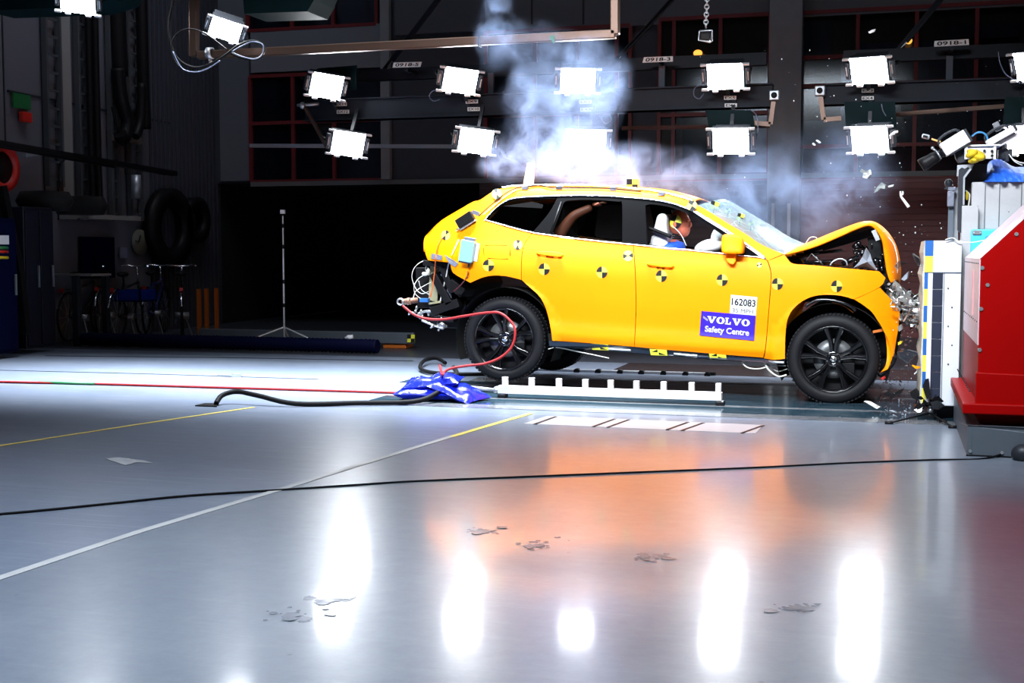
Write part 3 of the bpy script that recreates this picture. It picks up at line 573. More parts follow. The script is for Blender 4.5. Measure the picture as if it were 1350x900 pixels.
def put_lamp(px, py, Yp, lab, s_=1.0, grp=None, tgt=None, roll=0.0):
    global first
    if first: o = lamp0; first = False
    else:
        o = lamp0.copy(); COL.objects.link(o)
        for ch in lamp0.children: c_ = ch.copy(); COL.objects.link(c_); c_.parent = o
    p = at(px, py, Yp); o.location = p; d = ((tgt or TGT)-p)
    o.rotation_euler = (Matrix.Rotation(math.atan2(-d.x, d.y)+math.pi, 4, 'Z') @ Matrix.Rotation(0, 4, 'X')).to_euler()
    az = math.atan2(d.x, -d.y); el = math.atan2(-d.z, math.hypot(d.x, d.y))
    # the front (local -Y) faces the target, pitched down
    o.rotation_euler = (Matrix.Rotation(az, 3, 'Z') @ Matrix.Rotation(el, 3, 'X') @ Matrix.Rotation(roll, 3, 'Y')).to_euler()
    o.scale = (s_,)*3; tag(o, lab, 'lamp', grp); return o
YLp = 14.35
UP = [(431,114,'first'),(607,107,'second'),(762,107,'third'),(956,101.5,'fourth'),(1145,93.5,'fifth'),(1362,87,'sixth')]
LO = [(459.5,190,'first'),(627.5,186.5,'second'),(776,188,'third'),(963,186.5,'fourth'),(1146,184.5,'fifth'),(1350,184,'sixth')]
U_L = ['upper lamp at the far left end of the gantry', 'upper lamp above the plates EX9 and EX10', 'upper lamp seen through the thick of the smoke', 'upper lamp above the plates EX5 and EX6', 'upper lamp above the plates EX3 and EX4', 'upper lamp cut by the right edge of the photo']
L_L = ['lower lamp at the far left end of the gantry', 'lower lamp below the plates EX9 and EX10', 'lower lamp nearly lost in the thick of the smoke', 'lower lamp below the plates EX5 and EX6', 'lower lamp below the plates EX3 and EX4', 'lower lamp behind the cameras on top of the barrier']
for (x, y, n), lab in zip(UP, U_L): put_lamp(x, y, YLp, lab, 1.0, 'lit flood lamps on the gantry', roll=.10 if x < 700 else .02)
for (x, y, n), lab in zip(LO, L_L): put_lamp(x, y, YLp, lab, 1.0, 'lit flood lamps on the gantry', roll=.10 if x < 700 else .02)
# arms that hold lamps to the gantry, cable loops
for g, pts in ((g1, UP[:4]+LO[:4]), (g2, UP[4:]+LO[4:])):
    zc = z1 if g is g1 else z2
    for x, y, _ in pts: mb = MB(); p = at(x, y, YLp+.12); mb.bar(p, (p.x, YG+.02, zc), .04); mb.build('lamp_arm', M['steel'], g)
for g, pts in ((g1, [(580,118),(570,120),(566,127),(571,133),(580,131)]), (g1, [(797,150),(793,156),(799,163),(806,158),(803,150)]), (g1, [(925,112),(916,116),(915,126),(922,130),(928,123)]), (g1, [(990,145),(996,150),(999,160),(999,175)]), (g2, [(1162,137),(1164,146),(1168,153)]), (g2, [(1316,68),(1318,82),(1326,98),(1345,110)])):
    mb = MB(); mb.tube([gz(x, y, YLp+.2) for x, y in pts], .006, 5); mb.build('cable_loop', M['cablegrey'], g)
# teal shields beside some lower lamps
for g, q in ((g1, [(930,145),(992,145),(995,170),(935,172)]), (g2, [(1113,134),(1180,134),(1182,168),(1115,168)]), (g2, [(1325,128),(1360,128),(1360,165),(1322,165)]), (g1, [(402,99),(420,90),(470,86),(470,118),(405,118)])):
    mb = MB(); mb.prism([gz(x, y, YLp+.28) for x, y in q], (0, .02, 0)); mb.build('shield', M['teal'], g)
for lab, a, b in (('dark diagonal lattice brace above the left part of the gantry', (512,86),(588,-14)), ('dark diagonal lattice brace above the plate 0918-3', (812,80),(893,-8)), ('dark diagonal lattice brace above the plate 0918-1', (1188,62),(1246,-8))):
    t = thing('diagonal_brace', lab, 'brace', gz(*a), 'diagonal braces above the gantry'); p = gz(*a, YG+.5); q = gz(*b, YG+.5); n_ = Vector((.06, 0, .05)); mb = MB(); mb.bar(p-n_, q-n_, .035); mb.bar(p+n_, q+n_, .035); mb.build('chords', M['gantry'], t)
    mb = MB(); k = 14
    for i in range(k): u = p+(q-p)*i/k; v = p+(q-p)*(i+.6)/k; mb.bar(u-n_, v+n_, .02)
    mb.build('lacing', M['galv'], t)
# ---- square-tube hanging frame near the roof with its lamps
YP = 12.3
t = thing('roof_pipework', 'bare square-tube frame hanging from the roof above the car', 'frame', at(560, 60, YP))
A_ = at(262, 73, YP); A2 = at(313, 71.5, YP); Bp = at(812, 45, YP); zf = (A2.z+Bp.z)/2
mb = MB(); mb.bar(A_, Bp, .085); mb.build('lower_tube', M['copper'], t, .01)
for x_, y_ in ((811, 46), (256, 75)): mb = MB(); mb.bar(at(x_, y_, YP), at(x_, -30, YP), .085); mb.build('upright_tube', M['copper'], t, .01)
mb = MB(); mb.bar(at(632, 55, YP-.03), at(633.5, 55, YP-.03), .10); mb.build('tube_joint', M['steel'], t); mb = MB(); mb.bbox(at(725, 47, YP-.06), at(732, 53, YP-.03)); mb.bar(at(728,53,YP-.06), at(731,56,YP-.06), .02); mb.build('clip', M['green'], t)
mb = MB(); c = at(277, 70, YP-.05); mb.lathe(c, (1, 0, 0), [(-.03, .05), (-.03, .062), (.03, .062), (.03, .05)], 20, closed=True); mb.cone(c-Vector((0, 0, .05)), c-Vector((0, 0, .11)), .015, n=8); mb.build('pipe_clamp', M['galv'], t)
YH = 11.9
put_lamp(297, 40, YH, 'bright tilted lamp clamped to the left end of the hanging square-tube frame', .78, None, Vector((-5, 8, 0)), .35)
put_lamp(102, 4, YH, 'tilted lamp under the teal girder at the top left corner', .9, None, Vector((-7, 8, 0)), .15)
mb = MB(); mb.tube([at(x, y, YH-.05) for x, y in [(232,-10),(223,30),(228,65),(240,82),(258,89),(278,84),(298,72),(314,60),(332,54),(345,58),(348,68),(340,77),(322,77),(304,70)]], .013, 8); mb.tube([at(x, y, YH-.1) for x, y in [(300,66),(270,44),(248,38),(232,46),(226,62),(232,82),(245,93),(262,94),(282,86)]], .008, 6)
o = one(mb, 'lamp_cable', M['blackhose'], 'black cable looped around the left end of the hanging frame', 'cable')
mb = MB(); mb.tube([at(x, y, YH-.15) for x, y in [(306,68),(320,60),(333,55),(346,59),(346,71),(336,78),(318,74),(307,69)]], .006, 6); mb.tube([at(x, y, YH-.15) for x, y in [(228,68),(240,90),(258,95),(275,90),(290,80)]], .006, 6); one(mb, 'lamp_cable', M['cablegrey'], 'pale cable loop tied beside the tilted lamp on the hanging frame', 'cable')
for lab, q in (('teal girder at the top left corner of the photo', [(-20,-30),(165,-30),(148,-2),(115,9),(-20,14)]), ('teal girder end above the hanging frame lamp', [(318,-30),(425,-30),(414,0),(405,15),(322,18)])):
    mb = MB(); mb.prism([at(x, y, YH+.4) for x, y in q], (0, .5, 0)); one(mb, 'roof_girder', M['teal'], lab, 'girder', 'teal roof girders')
# small camera hanging on a chain
t = thing('crane_hook', 'small dark block hanging on a chain in front of the red-framed window', 'hanging block', at(930, 56, 13.2))
mb = MB()
for i in range(9): p = at(932.5-i*.25, -6+i*5, 13.2); mb.lathe(p, (0, 1, 0) if i % 2 else (1, 0, 0), [(-.006, .016), (-.006, .028), (.006, .028), (.006, .016)], 10, closed=True)
mb.build('chain', M['galv'], t); mb = MB(); mb.box(at(930.5, 47, 13.2), (.115, .10, .105), Matrix.Rotation(.12, 3, 'Y')); mb.build('block', M['black'], t, .012)
mb = MB(); mb.tube([at(x, y, 13.1) for x, y in [(922,41),(939,40),(939,54),(936,56),(921,53),(922,41)]], .007, 5, smooth=False); mb.build('block_frame', M['galv'], t)
# ================================================================= floor clutter on the left and under the car
t = thing('rail_assembly', 'white slotted rail on small feet lying on the glass track under the car', 'rail', fl(800, 530))
def rail(t, x0, y0, x1, y1, Yp, m, hh, posts, ph, zoff=0, pm=None):
    a = at(x0, y0, Yp); b = at(x1, y1, Yp); z = (a.z+b.z)/2; mb = MB(); mb.bbox((a.x, Yp, z-hh/2), (b.x, Yp+.08, z+hh/2)); mb.build('beam', m, t, .004)
    for x in posts: p = at(x, y0, Yp); mb = MB(); mb.bbox((p.x-.022, Yp+.01, z+hh/2), (p.x+.022, Yp+.06, z+hh/2+ph)); mb.build('upright', pm or m, t, .003)
    for x in (x0+5, x1-2): p = at(x, y0, Yp); mb = MB(); mb.bbox((p.x-.03, Yp+.01, 0.008), (p.x+.03, Yp+.07, z-hh/2+.001)); mb.build('foot', M['galv'], t, .006); mb = MB(); mb.bbox((p.x-.035, Yp-.01, 0.008), (p.x+.035, Yp+.09, .035)); mb.build('foot_pad', M['black'], t, .004)
YRn = fl(950, 536).y+.03
rail(t, 656, 515, 951, 521.5, YRn, M['white'], .066, [664.5,699.5,735.5,770.5,804,838,874,911,946.5], .075)
mb = MB(); p = at(652, 514, YRn+.04); mb.cone(p, p-Vector((.28, 0, -.02)), .016, n=8); mb.ball(p+Vector((.02, 0, 0)), .035, 8, 6); mb.build('end_fitting', M['galv'], t)
t = thing('rail_assembly', 'grey rail with dark rollers behind the white rail, under the far side of the car', 'rail', fl(860, 500))
YR2 = 12.9
rail(t, 700, 487, 940, 494, YR2, M['galv'], .03, [], .05); a = at(760, 490, YR2)
zz = (at(700, 487, YR2).z+at(940, 494, YR2).z)/2
for x in (761,789,818,846,875,904,933): p = at(x, 490, YR2); mb = MB(); mb.cone((p.x, YR2-.05, zz-.0), (p.x, YR2+.03, zz), .030, n=12); mb.build('roller', M['black'], t)
# blue bag
def pillow(mb, c, ax, bx_, th, sag=.03, n=14, seed=0):
    c = Vector(c); ax = Vector(ax); bx_ = Vector(bx_); up = ax.cross(bx_).normalized(); up = up if up.z > 0 else -up
    for s_ in (1, -1):
        vs = []
        for i in range(n+1):
            for j in range(n+1):
                u = i/n*2-1; v = j/n*2-1; h = max(0, (1-u**4)*(1-v**4))**.6
                w_ = noise.noise(Vector((u*1.7+seed, v*1.7, s_*2.3)))*.5+noise.noise(Vector((u*4+seed, v*4, s_*3.3)))*.25
                vs.append(c+ax*u*(1-.08*(1-abs(v)))+bx_*v*(1-.06*(1-abs(u)))+up*s_*th*h*(1+w_)+Vector((0, 0, w_*.02)))
        mb.add(vs, [(i*(n+1)+j, i*(n+1)+j+1, (i+1)*(n+1)+j+1, (i+1)*(n+1)+j) for i in range(n) for j in range(n)], 0, True)
t = thing('blue_bag', 'shiny blue plastic sandbags slumped on the floor over the black hose', 'sandbag', fl(582, 532))
c = fl(567, 527); mb = MB(); pillow(mb, c+Vector((0, 0, .06)), (.27, .03, 0), (-.02, .2, 0), .055, seed=1); mb.build('lower_bag', M['bag'], t)
mb = MB(); pillow(mb, c+Vector((.02, .02, .145)), (.25, .02, .03), (-.03, .17, .01), .055, seed=4); mb.build('upper_bag', M['bag'], t)
mb = MB(); pillow(mb, fl(607, 529)+Vector((-.02, 0, .085)), (.20, -.03, -.07), (.05, .17, .01), .045, seed=8); mb.build('side_bag', M['bag'], t)
# hoses
mb = MB(); mb.tube([fl(285, 535)+Vector((0, 0, .02)), fl(293, 533)+Vector((0, 0, .075)), fl(312, 532)+Vector((0, 0, .10)), fl(340, 534)+Vector((0, 0, .08)), fl(390, 536)+Vector((0, 0, .025)), fl(470, 535)+Vector((0, 0, .025)), fl(545, 534)+Vector((0, 0, .03)), fl(575, 531)+Vector((0, 0, .08)), fl(592, 527)+Vector((0, 0, .15)), fl(602, 521)+Vector((0, 0, .19)), fl(598, 513)+Vector((0, 0, .2))], .021, 10)
one(mb, 'black_hose', M['blackhose'], 'thick black hose running along the floor and over the blue bags', 'hose')
mb = MB(); mb.tube([fl(640, 497)+Vector((0,0,.03)), fl(600, 497)+Vector((0,0,.03)), fl(565, 494)+Vector((0,0,.03)), fl(554, 489)+Vector((0,0,.04)), fl(560, 482)+Vector((0,0,.06)), fl(575, 479)+Vector((0,0,.06)), fl(587, 483)+Vector((0,0,.04))], .021, 10)
one(mb, 'black_hose', M['blackhose'], 'loop of black hose on the floor behind the blue bags', 'hose')
mb = MB(); mb.prism([fl(x, y, .01) for x, y in [(257,534),(270,531),(286,531),(286,535)]], (0, 0, -.008)); one(mb, 'floor_inlet', M['black'], 'small black floor flap where the black hose ends', 'flap')
mb = MB(); mb.tube([fl(x, y)+Vector((0, 0, .012)) for x, y in [(-20,504.5),(120,507.5),(260,511.5),(400,515.5),(530,519.5)]], .011, 8)
one(mb, 'red_hose', M['redhose'], 'thin red hose running straight along the floor to the blue bags', 'hose')
mb = MB(); mb.cone(fl(50, 505.8)+Vector((0, 0, .013)), fl(125, 507.8)+Vector((0, 0, .013)), .0125, n=8); one(mb, 'hose_sleeve', M['green'], 'dark green sleeve on the straight red floor hose', 'sleeve')
Yh = 10.3
mb = MB(); mb.tube([at(x, y, Yh-.02*i) for i, (x, y) in enumerate([(531,403),(545,414),(562,420),(585,421),(610,417),(640,412.5),(660,413),(676,427),(679,442),(674,458),(660,471),(640,479),(615,482),(597,485),(587,489),(583,494)])]+[fl(580, 513)+Vector((0, 0, .22))], .011, 8)
one(mb, 'red_hose', M['redhose'], 'red hose looping from the tow coupling past the rear wheel to the blue bags', 'hose')
mb = MB(); mb.tube([fl(x, y, .007) for x, y in [(-30,680),(60,672),(150,663),(250,653),(370,645.5),(470,639),(550,634),(700,628),(850,622),(1000,616),(1120,610),(1230,606),(1300,604)]]+[fl(1340, 600)+Vector((0,0,.05)), fl(1365,600)+Vector((0,0,.12))], .0065, 6)
one(mb, 'floor_cable', M['blackhose'], 'thin black cable lying across the whole near floor', 'cable')
t = thing('floor_hook', 'small silver hook lying on the floor beside the drain line', 'hook', fl(305, 498)); mb = MB(); p = fl(312, 497); mb.box(p+Vector((0, 0, .02)), (.09, .04, .035), Matrix.Rotation(.3, 3, 'Z')); mb.bar(p+Vector((-.04, 0, .02)), p+Vector((-.22, .02, .01)), .02, .01); mb.build('hook', M['alu'], t)
mb = MB(); mb.prism([fl(x, y, .0045) for x, y in [(139,604),(158,602.5),(192,607),(200,610),(180,609),(165,613),(150,608)]], (0, 0, -.002)); struct(mb, 'trim_21', mat('scuff_white', (.30, .32, .35), .6, var=.3))

rs_ = random.Random(3)
for n_, (cx, cy, sx, sy) in enumerate(((400, 812, 45, 10), (440, 790, 30, 5), (712, 716, 30, 8), (640, 700, 30, 4), (860, 735, 26, 5), (1050, 800, 30, 7))):
    mb = MB()
    for j_ in range(22):
        px_, py_ = rs_.gauss(cx, sx*.5), rs_.gauss(cy, sy*.5); c_ = fl(px_, py_, .0036+.00015*j_); r_ = rs_.choice([.006, .01, .016, .028]); k_ = 9
        mb.prism([c_+Vector((math.cos(6.283*i/k_)*r_*rs_.uniform(.6, 1.3), math.sin(6.283*i/k_)*r_*rs_.uniform(.6, 1.3), 0)) for i in range(k_)], (0, 0, -.0001))
    struct(mb, 'trim_%d' % (30+n_), mat('dried_stain', (.12, .14, .18), .27, var=.3))
# =================================================================== THE CAR
Y0 = fl(1098, 533).y                      # near flank plane
YC = Y0 + 0.95                            # centre plane
RW = at(664.5, 447, Y0+0.03); FW = at(1098.5, 473.5, Y0+0.03)   # wheel centres (near)
SA = at(727, 449, Y0+0.04); SB = at(1006, 471.4, Y0+0.04)
def sill(x): return SA.z + (SB.z-SA.z)*(x-SA.x)/(SB.x-SA.x)
XF = at(1186, 410, Y0+0.3).x; XR = at(560, 330, Y0+0.25).x
PROF = [(-0.4, 0.10), (-0.06, 0.07), (0.0, 0.045), (0.055, 0.018), (0.12, 0.020), (0.19, 0.028), (0.27, 0.020), (0.36, 0.008), (0.48, 0.001), (0.60, 0.0), (0.70, 0.010), (0.78, 0.028), (0.86, 0.065), (0.95, 0.105), (1.1, 0.175), (1.25, 0.255), (1.33, 0.315), (1.40, 0.40), (1.5, 0.52)]
def gprof(v):
    if v <= PROF[0][0]: return PROF[0][1]
    for i in range(len(PROF)-1):
        if v <= PROF[i+1][0]:
            a = PROF[max(i-1, 0)]; b = PROF[i]; c = PROF[i+1]; d = PROF[min(i+2, len(PROF)-1)]
            h = c[0]-b[0]; t = (v-b[0])/h
            m1 = (c[1]-a[1])/(c[0]-a[0]) if i else 0; m2 = (d[1]-b[1])/(d[0]-b[0])
            return (2*t**3-3*t*t+1)*b[1]+(t**3-2*t*t+t)*h*m1+(-2*t**3+3*t*t)*c[1]+(t**3-t*t)*h*m2
    return PROF[-1][1]
def sm01(t): t = max(0.0, min(1.0, t)); return t*t*(3-2*t)
def inset(x, z):
    v = z - sill(x); d = gprof(v)
    f = (x-(XF-0.75))/0.75
    if f > 0: d += 0.20*f**2.4
    r = ((XR+0.75)-x)/0.75
    if r > 0: d += 0.26*r**2.2
    for c in (RW, FW):
        q = math.hypot(x-c.x, z-c.z)
        if q < 0.56:
            if v < 0.35: d += (0.012-d)*sm01((0.54-q)/0.10)*(1-sm01(v/0.35))
            d -= 0.020*sm01((0.545-q)/0.05)*(1-sm01((v-0.62)/0.15))
    return d
def S(px, py, off=0.0):
    Y = Y0+0.05
    for _ in range(7):
        p = at(px, py, Y); Y = Y0+inset(p.x, p.z)+off
    return at(px, py, Y)
def snormal(x, z):
    e = 0.006; gx = (inset(x+e, z)-inset(x-e, z))/(2*e); gz = (inset(x, z+e)-inset(x, z-e))/(2*e)
    return Vector((gx, -1, gz)).normalized()
def poly_px(P, sub=4, ang=38):
    P = [Vector(p) for p in P]; k = len(P); cor = set()
    for i in range(k):
        a = (P[i]-P[i-1]); b = (P[(i+1) % k]-P[i])
        if a.length < 1e-6 or b.length < 1e-6 or a.angle(b) > math.radians(ang): cor.add(i)
    return cat(P, sub, True, cor)
def shrink(P, g):
    k = len(P); area_ = sum(P[i].x*P[(i+1) % k].y-P[(i+1) % k].x*P[i].y for i in range(k)); s = 1 if area_ > 0 else -1
    out = []
    for i in range(k):
        a = (P[i]-P[i-1]).normalized(); b = (P[(i+1) % k]-P[i]).normalized()
        n = Vector((-a.y-b.y, a.x+b.x))*s
        n = n.normalized()*g if n.length > 1e-4 else Vector((0, 0)); out.append(P[i]+n)
    return out
def panel(name, px, m, parent, thick=0.02, gap=0.003, off=0.0, holes=(), step=0.045, mirror=False, sub=4, fn=None, ang=38):
    pts = [S(p.x, p.y, off) for p in poly_px(px, sub, ang)]
    out = shrink([Vector((p.x, p.z)) for p in pts], gap)
    loops = [[Vector((p.x, p.y, 0)) for p in out]]
    for h in holes:
        hp = [S(p.x, p.y, off) for p in poly_px(h, sub, ang)]
        loops.append([Vector((p.x, p.y, 0)) for p in shrink([Vector((p.x, p.z)) for p in hp], -gap)])
    flat = [p for l in loops for p in l]
    tris = geometry.tessellate_polygon(loops)
    bm = bmesh.new(); vs = [bm.verts.new(p) for p in flat]
    for t in tris:
        try: bm.faces.new([vs[i] for i in t])
        except ValueError: pass
    xs = [p.x for p in flat]; ys = [p.y for p in flat]
    for ax, lo, hi in ((0, min(xs), max(xs)), (1, min(ys), max(ys))):
        q = math.ceil(lo/step)*step
        while q < hi:
            co = Vector((q, 0, 0)) if ax == 0 else Vector((0, q, 0)); no = Vector((1, 0, 0)) if ax == 0 else Vector((0, 1, 0))
            bmesh.ops.bisect_plane(bm, geom=bm.verts[:]+bm.edges[:]+bm.faces[:], plane_co=co, plane_no=no, dist=1e-5); q += step
    F = fn or (lambda x, z: Y0+inset(x, z)+off)
    bm.verts.ensure_lookup_table(); V = []; NN = []
    for v in bm.verts:
        x, z = v.co.x, v.co.y; y = F(x, z); V.append(Vector((x, y, z))); NN.append(snormal(x, z))
    faces = []
    for f in bm.faces:
        ids = [v.index for v in f.verts]
        a, b, c = V[ids[0]], V[ids[1]], V[ids[2]]
        if (b-a).cross(c-a).y > 0: ids = ids[::-1]
        faces.append(ids)
    rim = []
    for e in bm.edges:
        if len(e.link_faces) == 1: rim.append((e.verts[0].index, e.verts[1].index, e.link_faces[0].calc_center_median().copy()))
    bm.free()
    nb = len(faces)
    for a, b, c in rim:
        n = len(V); t = Vector((0, thick, 0)); V += [V[a].copy(), V[b].copy(), V[b]+t, V[a]+t]
        e = V[b]-V[a]; nrm = Vector((e.z, 0, -e.x)); cen = Vector((c.x, 0, c.y)); mid = (V[a]+V[b])/2; mid.y = 0
        if nrm.dot(mid-cen) < 0: nrm = -nrm
        nrm = nrm.normalized() if nrm.length > 1e-9 else Vector((1, 0, 0)); NN += [nrm]*4
        q = [n, n+1, n+2, n+3]
        if (V[n+1]-V[n]).cross(t).dot(nrm) < 0: q = q[::-1]
        faces.append(q)
    if mirror:
        V = [Vector((v.x, 2*YC-v.y, v.z)) for v in V]; NN = [Vector((n.x, -n.y, n.z)) for n in NN]; faces = [f[::-1] for f in faces]
    me = bpy.data.meshes.new(name); o = bpy.data.objects.new(name, me); org = world_loc(parent)
    me.from_pydata([v-org for v in V], [], faces); me.materials.append(m)
    me.polygons.foreach_set('use_smooth', [True]*len(faces)); me.update()
    me.normals_split_custom_set_from_vertices(NN)
    COL.objects.link(o); o.parent = parent
    return o
car = thing('car', 'orange crash-test estate car nose down against the white barrier block, bonnet buckled up', 'car', (RW.x*0.5+FW.x*0.5, YC, 0))
# ---- outlines in picture coordinates of the near flank (shared edges)
ROOFL = [(560,331),(560.5,315),(566,307.5),(583,291),(609,275.5),(624,266.8),(634,264),(651.5,252.5),(662,249.2),(683,247.5),(737,247),(800,248.2),(831,251),(864,254.2),(886,258.8),(907,265),(925,272.5),(941,282),(960,294),(981,306.5),(1002,320.5),(1019,328.5),(1034,334.5)]
WINTOP = [(1008.5,341),(991,329),(960,307),(928,287),(911,276.5),(890,268.3),(864.5,262.8),(831,259.6),(800,257.4),(770,256.8),(737,257),(710,258),(680.5,260),(664,265.5),(647,279.5),(638,290.5)]
BELT = [(638,290.5),(668,299),(701.5,307.5),(740,313),(780,318),(835,323.5),(870,327),(907,330.5),(960,336),(1008.5,341)]
RARCH = [(687.3,369),(668,364.5),(651,363.5),(636,366),(620,373)]
quarter = ROOFL + [(1012,344)] + WINTOP[:] + [(668,299),(701.5,307.5),(692,320.5),(688,337)] + RARCH + [(598.5,361),(594,351),(592.5,346),(567.5,343.8),(563.5,342.5)]
flap = [(640,323.3),(668,323.6),(672,327),(672.5,336),(669,341.5),(643,340.5),(638,336),(637.3,328)]
for mir in (False, True):
    panel('quarter_panel', quarter, M['paint'], car, thick=0.03, holes=[] if mir else [flap], mirror=mir)
panel('fuel_flap', flap, M['paint'], car, off=0.001, gap=0.0045, sub=5, ang=80)
rdoor = [(701.5,307.5),(740,313),(780,318),(835,323.5),(836,335),(838,370),(838.4,412),(836.3,457.3),(802,454.5),(760,451.3),(727.5,449.2),(726.3,437),(721,412),(712.5,393),(700,380.5),(687.3,369),(688,337),(692,320.5)]
fdoor = [(835,323.5),(870,327),(907,330.5),(960,336),(1008.5,341),(1012,344.5),(1016,357),(1016.5,371),(1015,391),(1010,452),(1006.5,471.6),(950,467.2),(878,461.2),(836.3,457.3),(838.4,412),(838,370),(836,335)]
fender = [(1012,343.5),(1034,334.8),(1038,340),(1046,347),(1073,349),(1107,352.3),(1140,355.2),(1159.5,357.3),(1168,366),(1160,378.5),(1126,394.8),(1108,390),(1089,388.8),(1072,391),(1057.5,397.5),(1045.5,408),(1038.8,420.5),(1036.3,436),(1035.4,455),(1035.2,473),(1020,474.6),(1006.8,472.4),(1010,452),(1015,391),(1016.5,371),(1016,357)]
bumper = [(1160,378.5),(1173,392),(1185.3,406),(1186.3,413),(1185,430),(1182.5,446),(1178,471),(1170.5,487),(1159.5,491.8),(1166.5,483),(1168.8,470),(1168.4,454.5),(1165.3,438),(1157,423),(1146,408.5),(1126,394.8)]
for mir in (False, True):
    panel('rear_door', rdoor, M['paint'], car, mirror=mir)
    panel('front_door', fdoor, M['paint'], car, mirror=mir)
    panel('front_fender', fender, M['paint'], car, mirror=mir)
    panel('front_bumper_corner', bumper, M['paint'], car, thick=0.05, mirror=mir)
# window surround (black) with three openings
dlo = WINTOP + BELT[1:-1]
o1 = [(641,289.5),(649,281),(665.5,268),(681,262.5),(712,260.5),(735,259.8),(723,281),(704,303.5),(699,304),(669,296)]
o2 = [(729,305.5),(743,268),(750,264.5),(780,263.5),(817,266),(820,270),(820,318.6),(780,315),(732,310)]
o3 = [(851,271),(860,269.5),(884,273.5),(905,281.5),(928,294),(951,309),(969,322),(979,331),(975,334),(907,328),(853,322)]
for mir in (False, True):
    panel('window_surround', dlo, M['pillar'], car, thick=0.03, gap=0.002, off=0.006, holes=[o1, o2, o3], mirror=mir, step=0.08)
    panel('quarter_window_glass', o1, M['tint'], car, thick=0.004, gap=-0.004, off=0.016, mirror=mir, step=0.12)
    panel('rear_door_glass', o2, M['glass'], car, thick=0.004, gap=-0.004, off=0.016, mirror=mir, step=0.12)
# rubber line between rear glass and small fixed pane; chrome line round the windows
mb = MB(); mb.tube([S(*p, -0.001) for p in [(726,306.5),(740,266)]], 0.009, 6); mb.build('window_divider', M['black'], car)
mb = MB(); mb.tube([S(x, y+0.9, -0.003) for x, y in WINTOP], 0.0055, 6); mb.build('window_trim', M['chrome'], car)
mb = MB(); mb.tube([S(x, y-1.0, -0.003) for x, y in BELT], 0.005, 6); mb.build('belt_trim', M['chrome'], car)
# ---- roof, windscreen, tailgate, bonnet: lofted across the car
def loft(name, near, crown, m, parent, n=18, depth=0.0, fwd=None, thick=0.0, both=True, k=2.0, y0=None):
    mb = MB(); vs = []; K = len(near)
    for i, p in enumerate(near):
        half = YC-p.y
        for j in range(n+1):
            t = j/n*2-1; y = YC+half*t; s = 1-abs(t)**k
            vs.append((p.x+(fwd or 0)*s, y, p.z+crown*s))
    fs = [(i*(n+1)+j, i*(n+1)+j+1, (i+1)*(n+1)+j+1, (i+1)*(n+1)+j) for i in range(K-1) for j in range(n)]
    mb.add(vs, fs, 0, True); o = mb.build(name, m, parent)
    if thick:
        s_ = o.modifiers.new('solid', 'SOLIDIFY'); s_.thickness = thick; s_.offset = 0
    return o
RL = cat([Vector(p) for p in ROOFL], 3)
roof_pts = [S(p.x, p.y+1.0) for p in RL if 652 <= p.x <= 915]
loft('roof_skin', roof_pts, 0.055, M['paint'], car, thick=0.01, k=2.6)
tail = [S(p.x, p.y+0.6) for p in RL if p.x <= 654]
loft('tailgate', tail, 0.01, M['paint'], car, fwd=-0.05, thick=0.02, k=3)
scr = [S(p.x, p.y+1.0) for p in RL if 914 <= p.x <= 1036]
loft('windscreen', scr, 0.075, M['screen'], car, fwd=0.16, k=2.3)
# roof edge highlight made as an added silver tube, and painted drip
mb = MB(); mb.tube([S(x, y-0.2, -0.01)+Vector((0, 0.03, 0.012)) for x, y in [(660,250),(683,247),(737,246),(800,247.5),(831,250.5),(864,254),(900,263),(912,268)]], 0.013, 8)
mb.build('roof_edge_highlight', M['chrome'], car)
# A pillar cladding seen beside the glass
mb = MB(); mb.tube([S(x, y, -0.004) for x, y in [(905,272),(928,285.5),(960,305),(991,327),(1009,340)]], 0.007, 6); mb.build('pillar_trim', M['chrome'], car)
# ---- buckled bonnet
A = cat([Vector(p) for p in [(1035,332.5),(1064,321),(1098,306.8),(1126,296),(1141,292.3),(1153,293.2),(1165,301),(1174,313),(1179.6,326),(1182.8,342),(1184,355),(1182.8,369)]], 4)
B = cat([Vector(p) for p in [(1036,335.5),(1070,326.5),(1098,315.5),(1126,303),(1141,297.5),(1150,298),(1158,306),(1163.5,318),(1165.5,331),(1167.5,345),(1170.5,362),(1175,372.5)]], 4)
mb = MB(); n = 16; vs = []
for i, (a, b) in enumerate(zip(A, B)):
    f = i/(len(A)-1); ins = 0.11+0.10*f
    pb = at(b.x, b.y, Y0+ins); pa = at(a.x, a.y, Y0+ins+0.22)
    pe = at(a.x*0.55+b.x*0.45, a.y*0.55+b.y*0.45, Y0+ins+0.07)
    row = [pb, pe, pa]
    for j in range(1, n):
        t = j/n; y = pa.y+(2*YC-2*pa.y)*t; k = math.sin(math.pi*t)
        wob = 0.03*math.sin(5*t+f*7)*k*f
        row.append(Vector((pa.x+wob, y, pa.z+0.015*k-0.06*f*k*f)))
    for q in (pa, pe, pb): row.append(Vector((q.x, 2*YC-q.y, q.z)))
    vs.append(row)
W = len(vs[0]); mb.add([p for r in vs for p in r], [(i*W+j, i*W+j+1, (i+1)*W+j+1, (i+1)*W+j) for i in range(len(vs)-1) for j in range(W-1)], 0, True)
bon = mb.build('bonnet', M['paint'], car); s_ = bon.modifiers.new('solid', 'SOLIDIFY'); s_.thickness = 0.012; s_.offset = 0
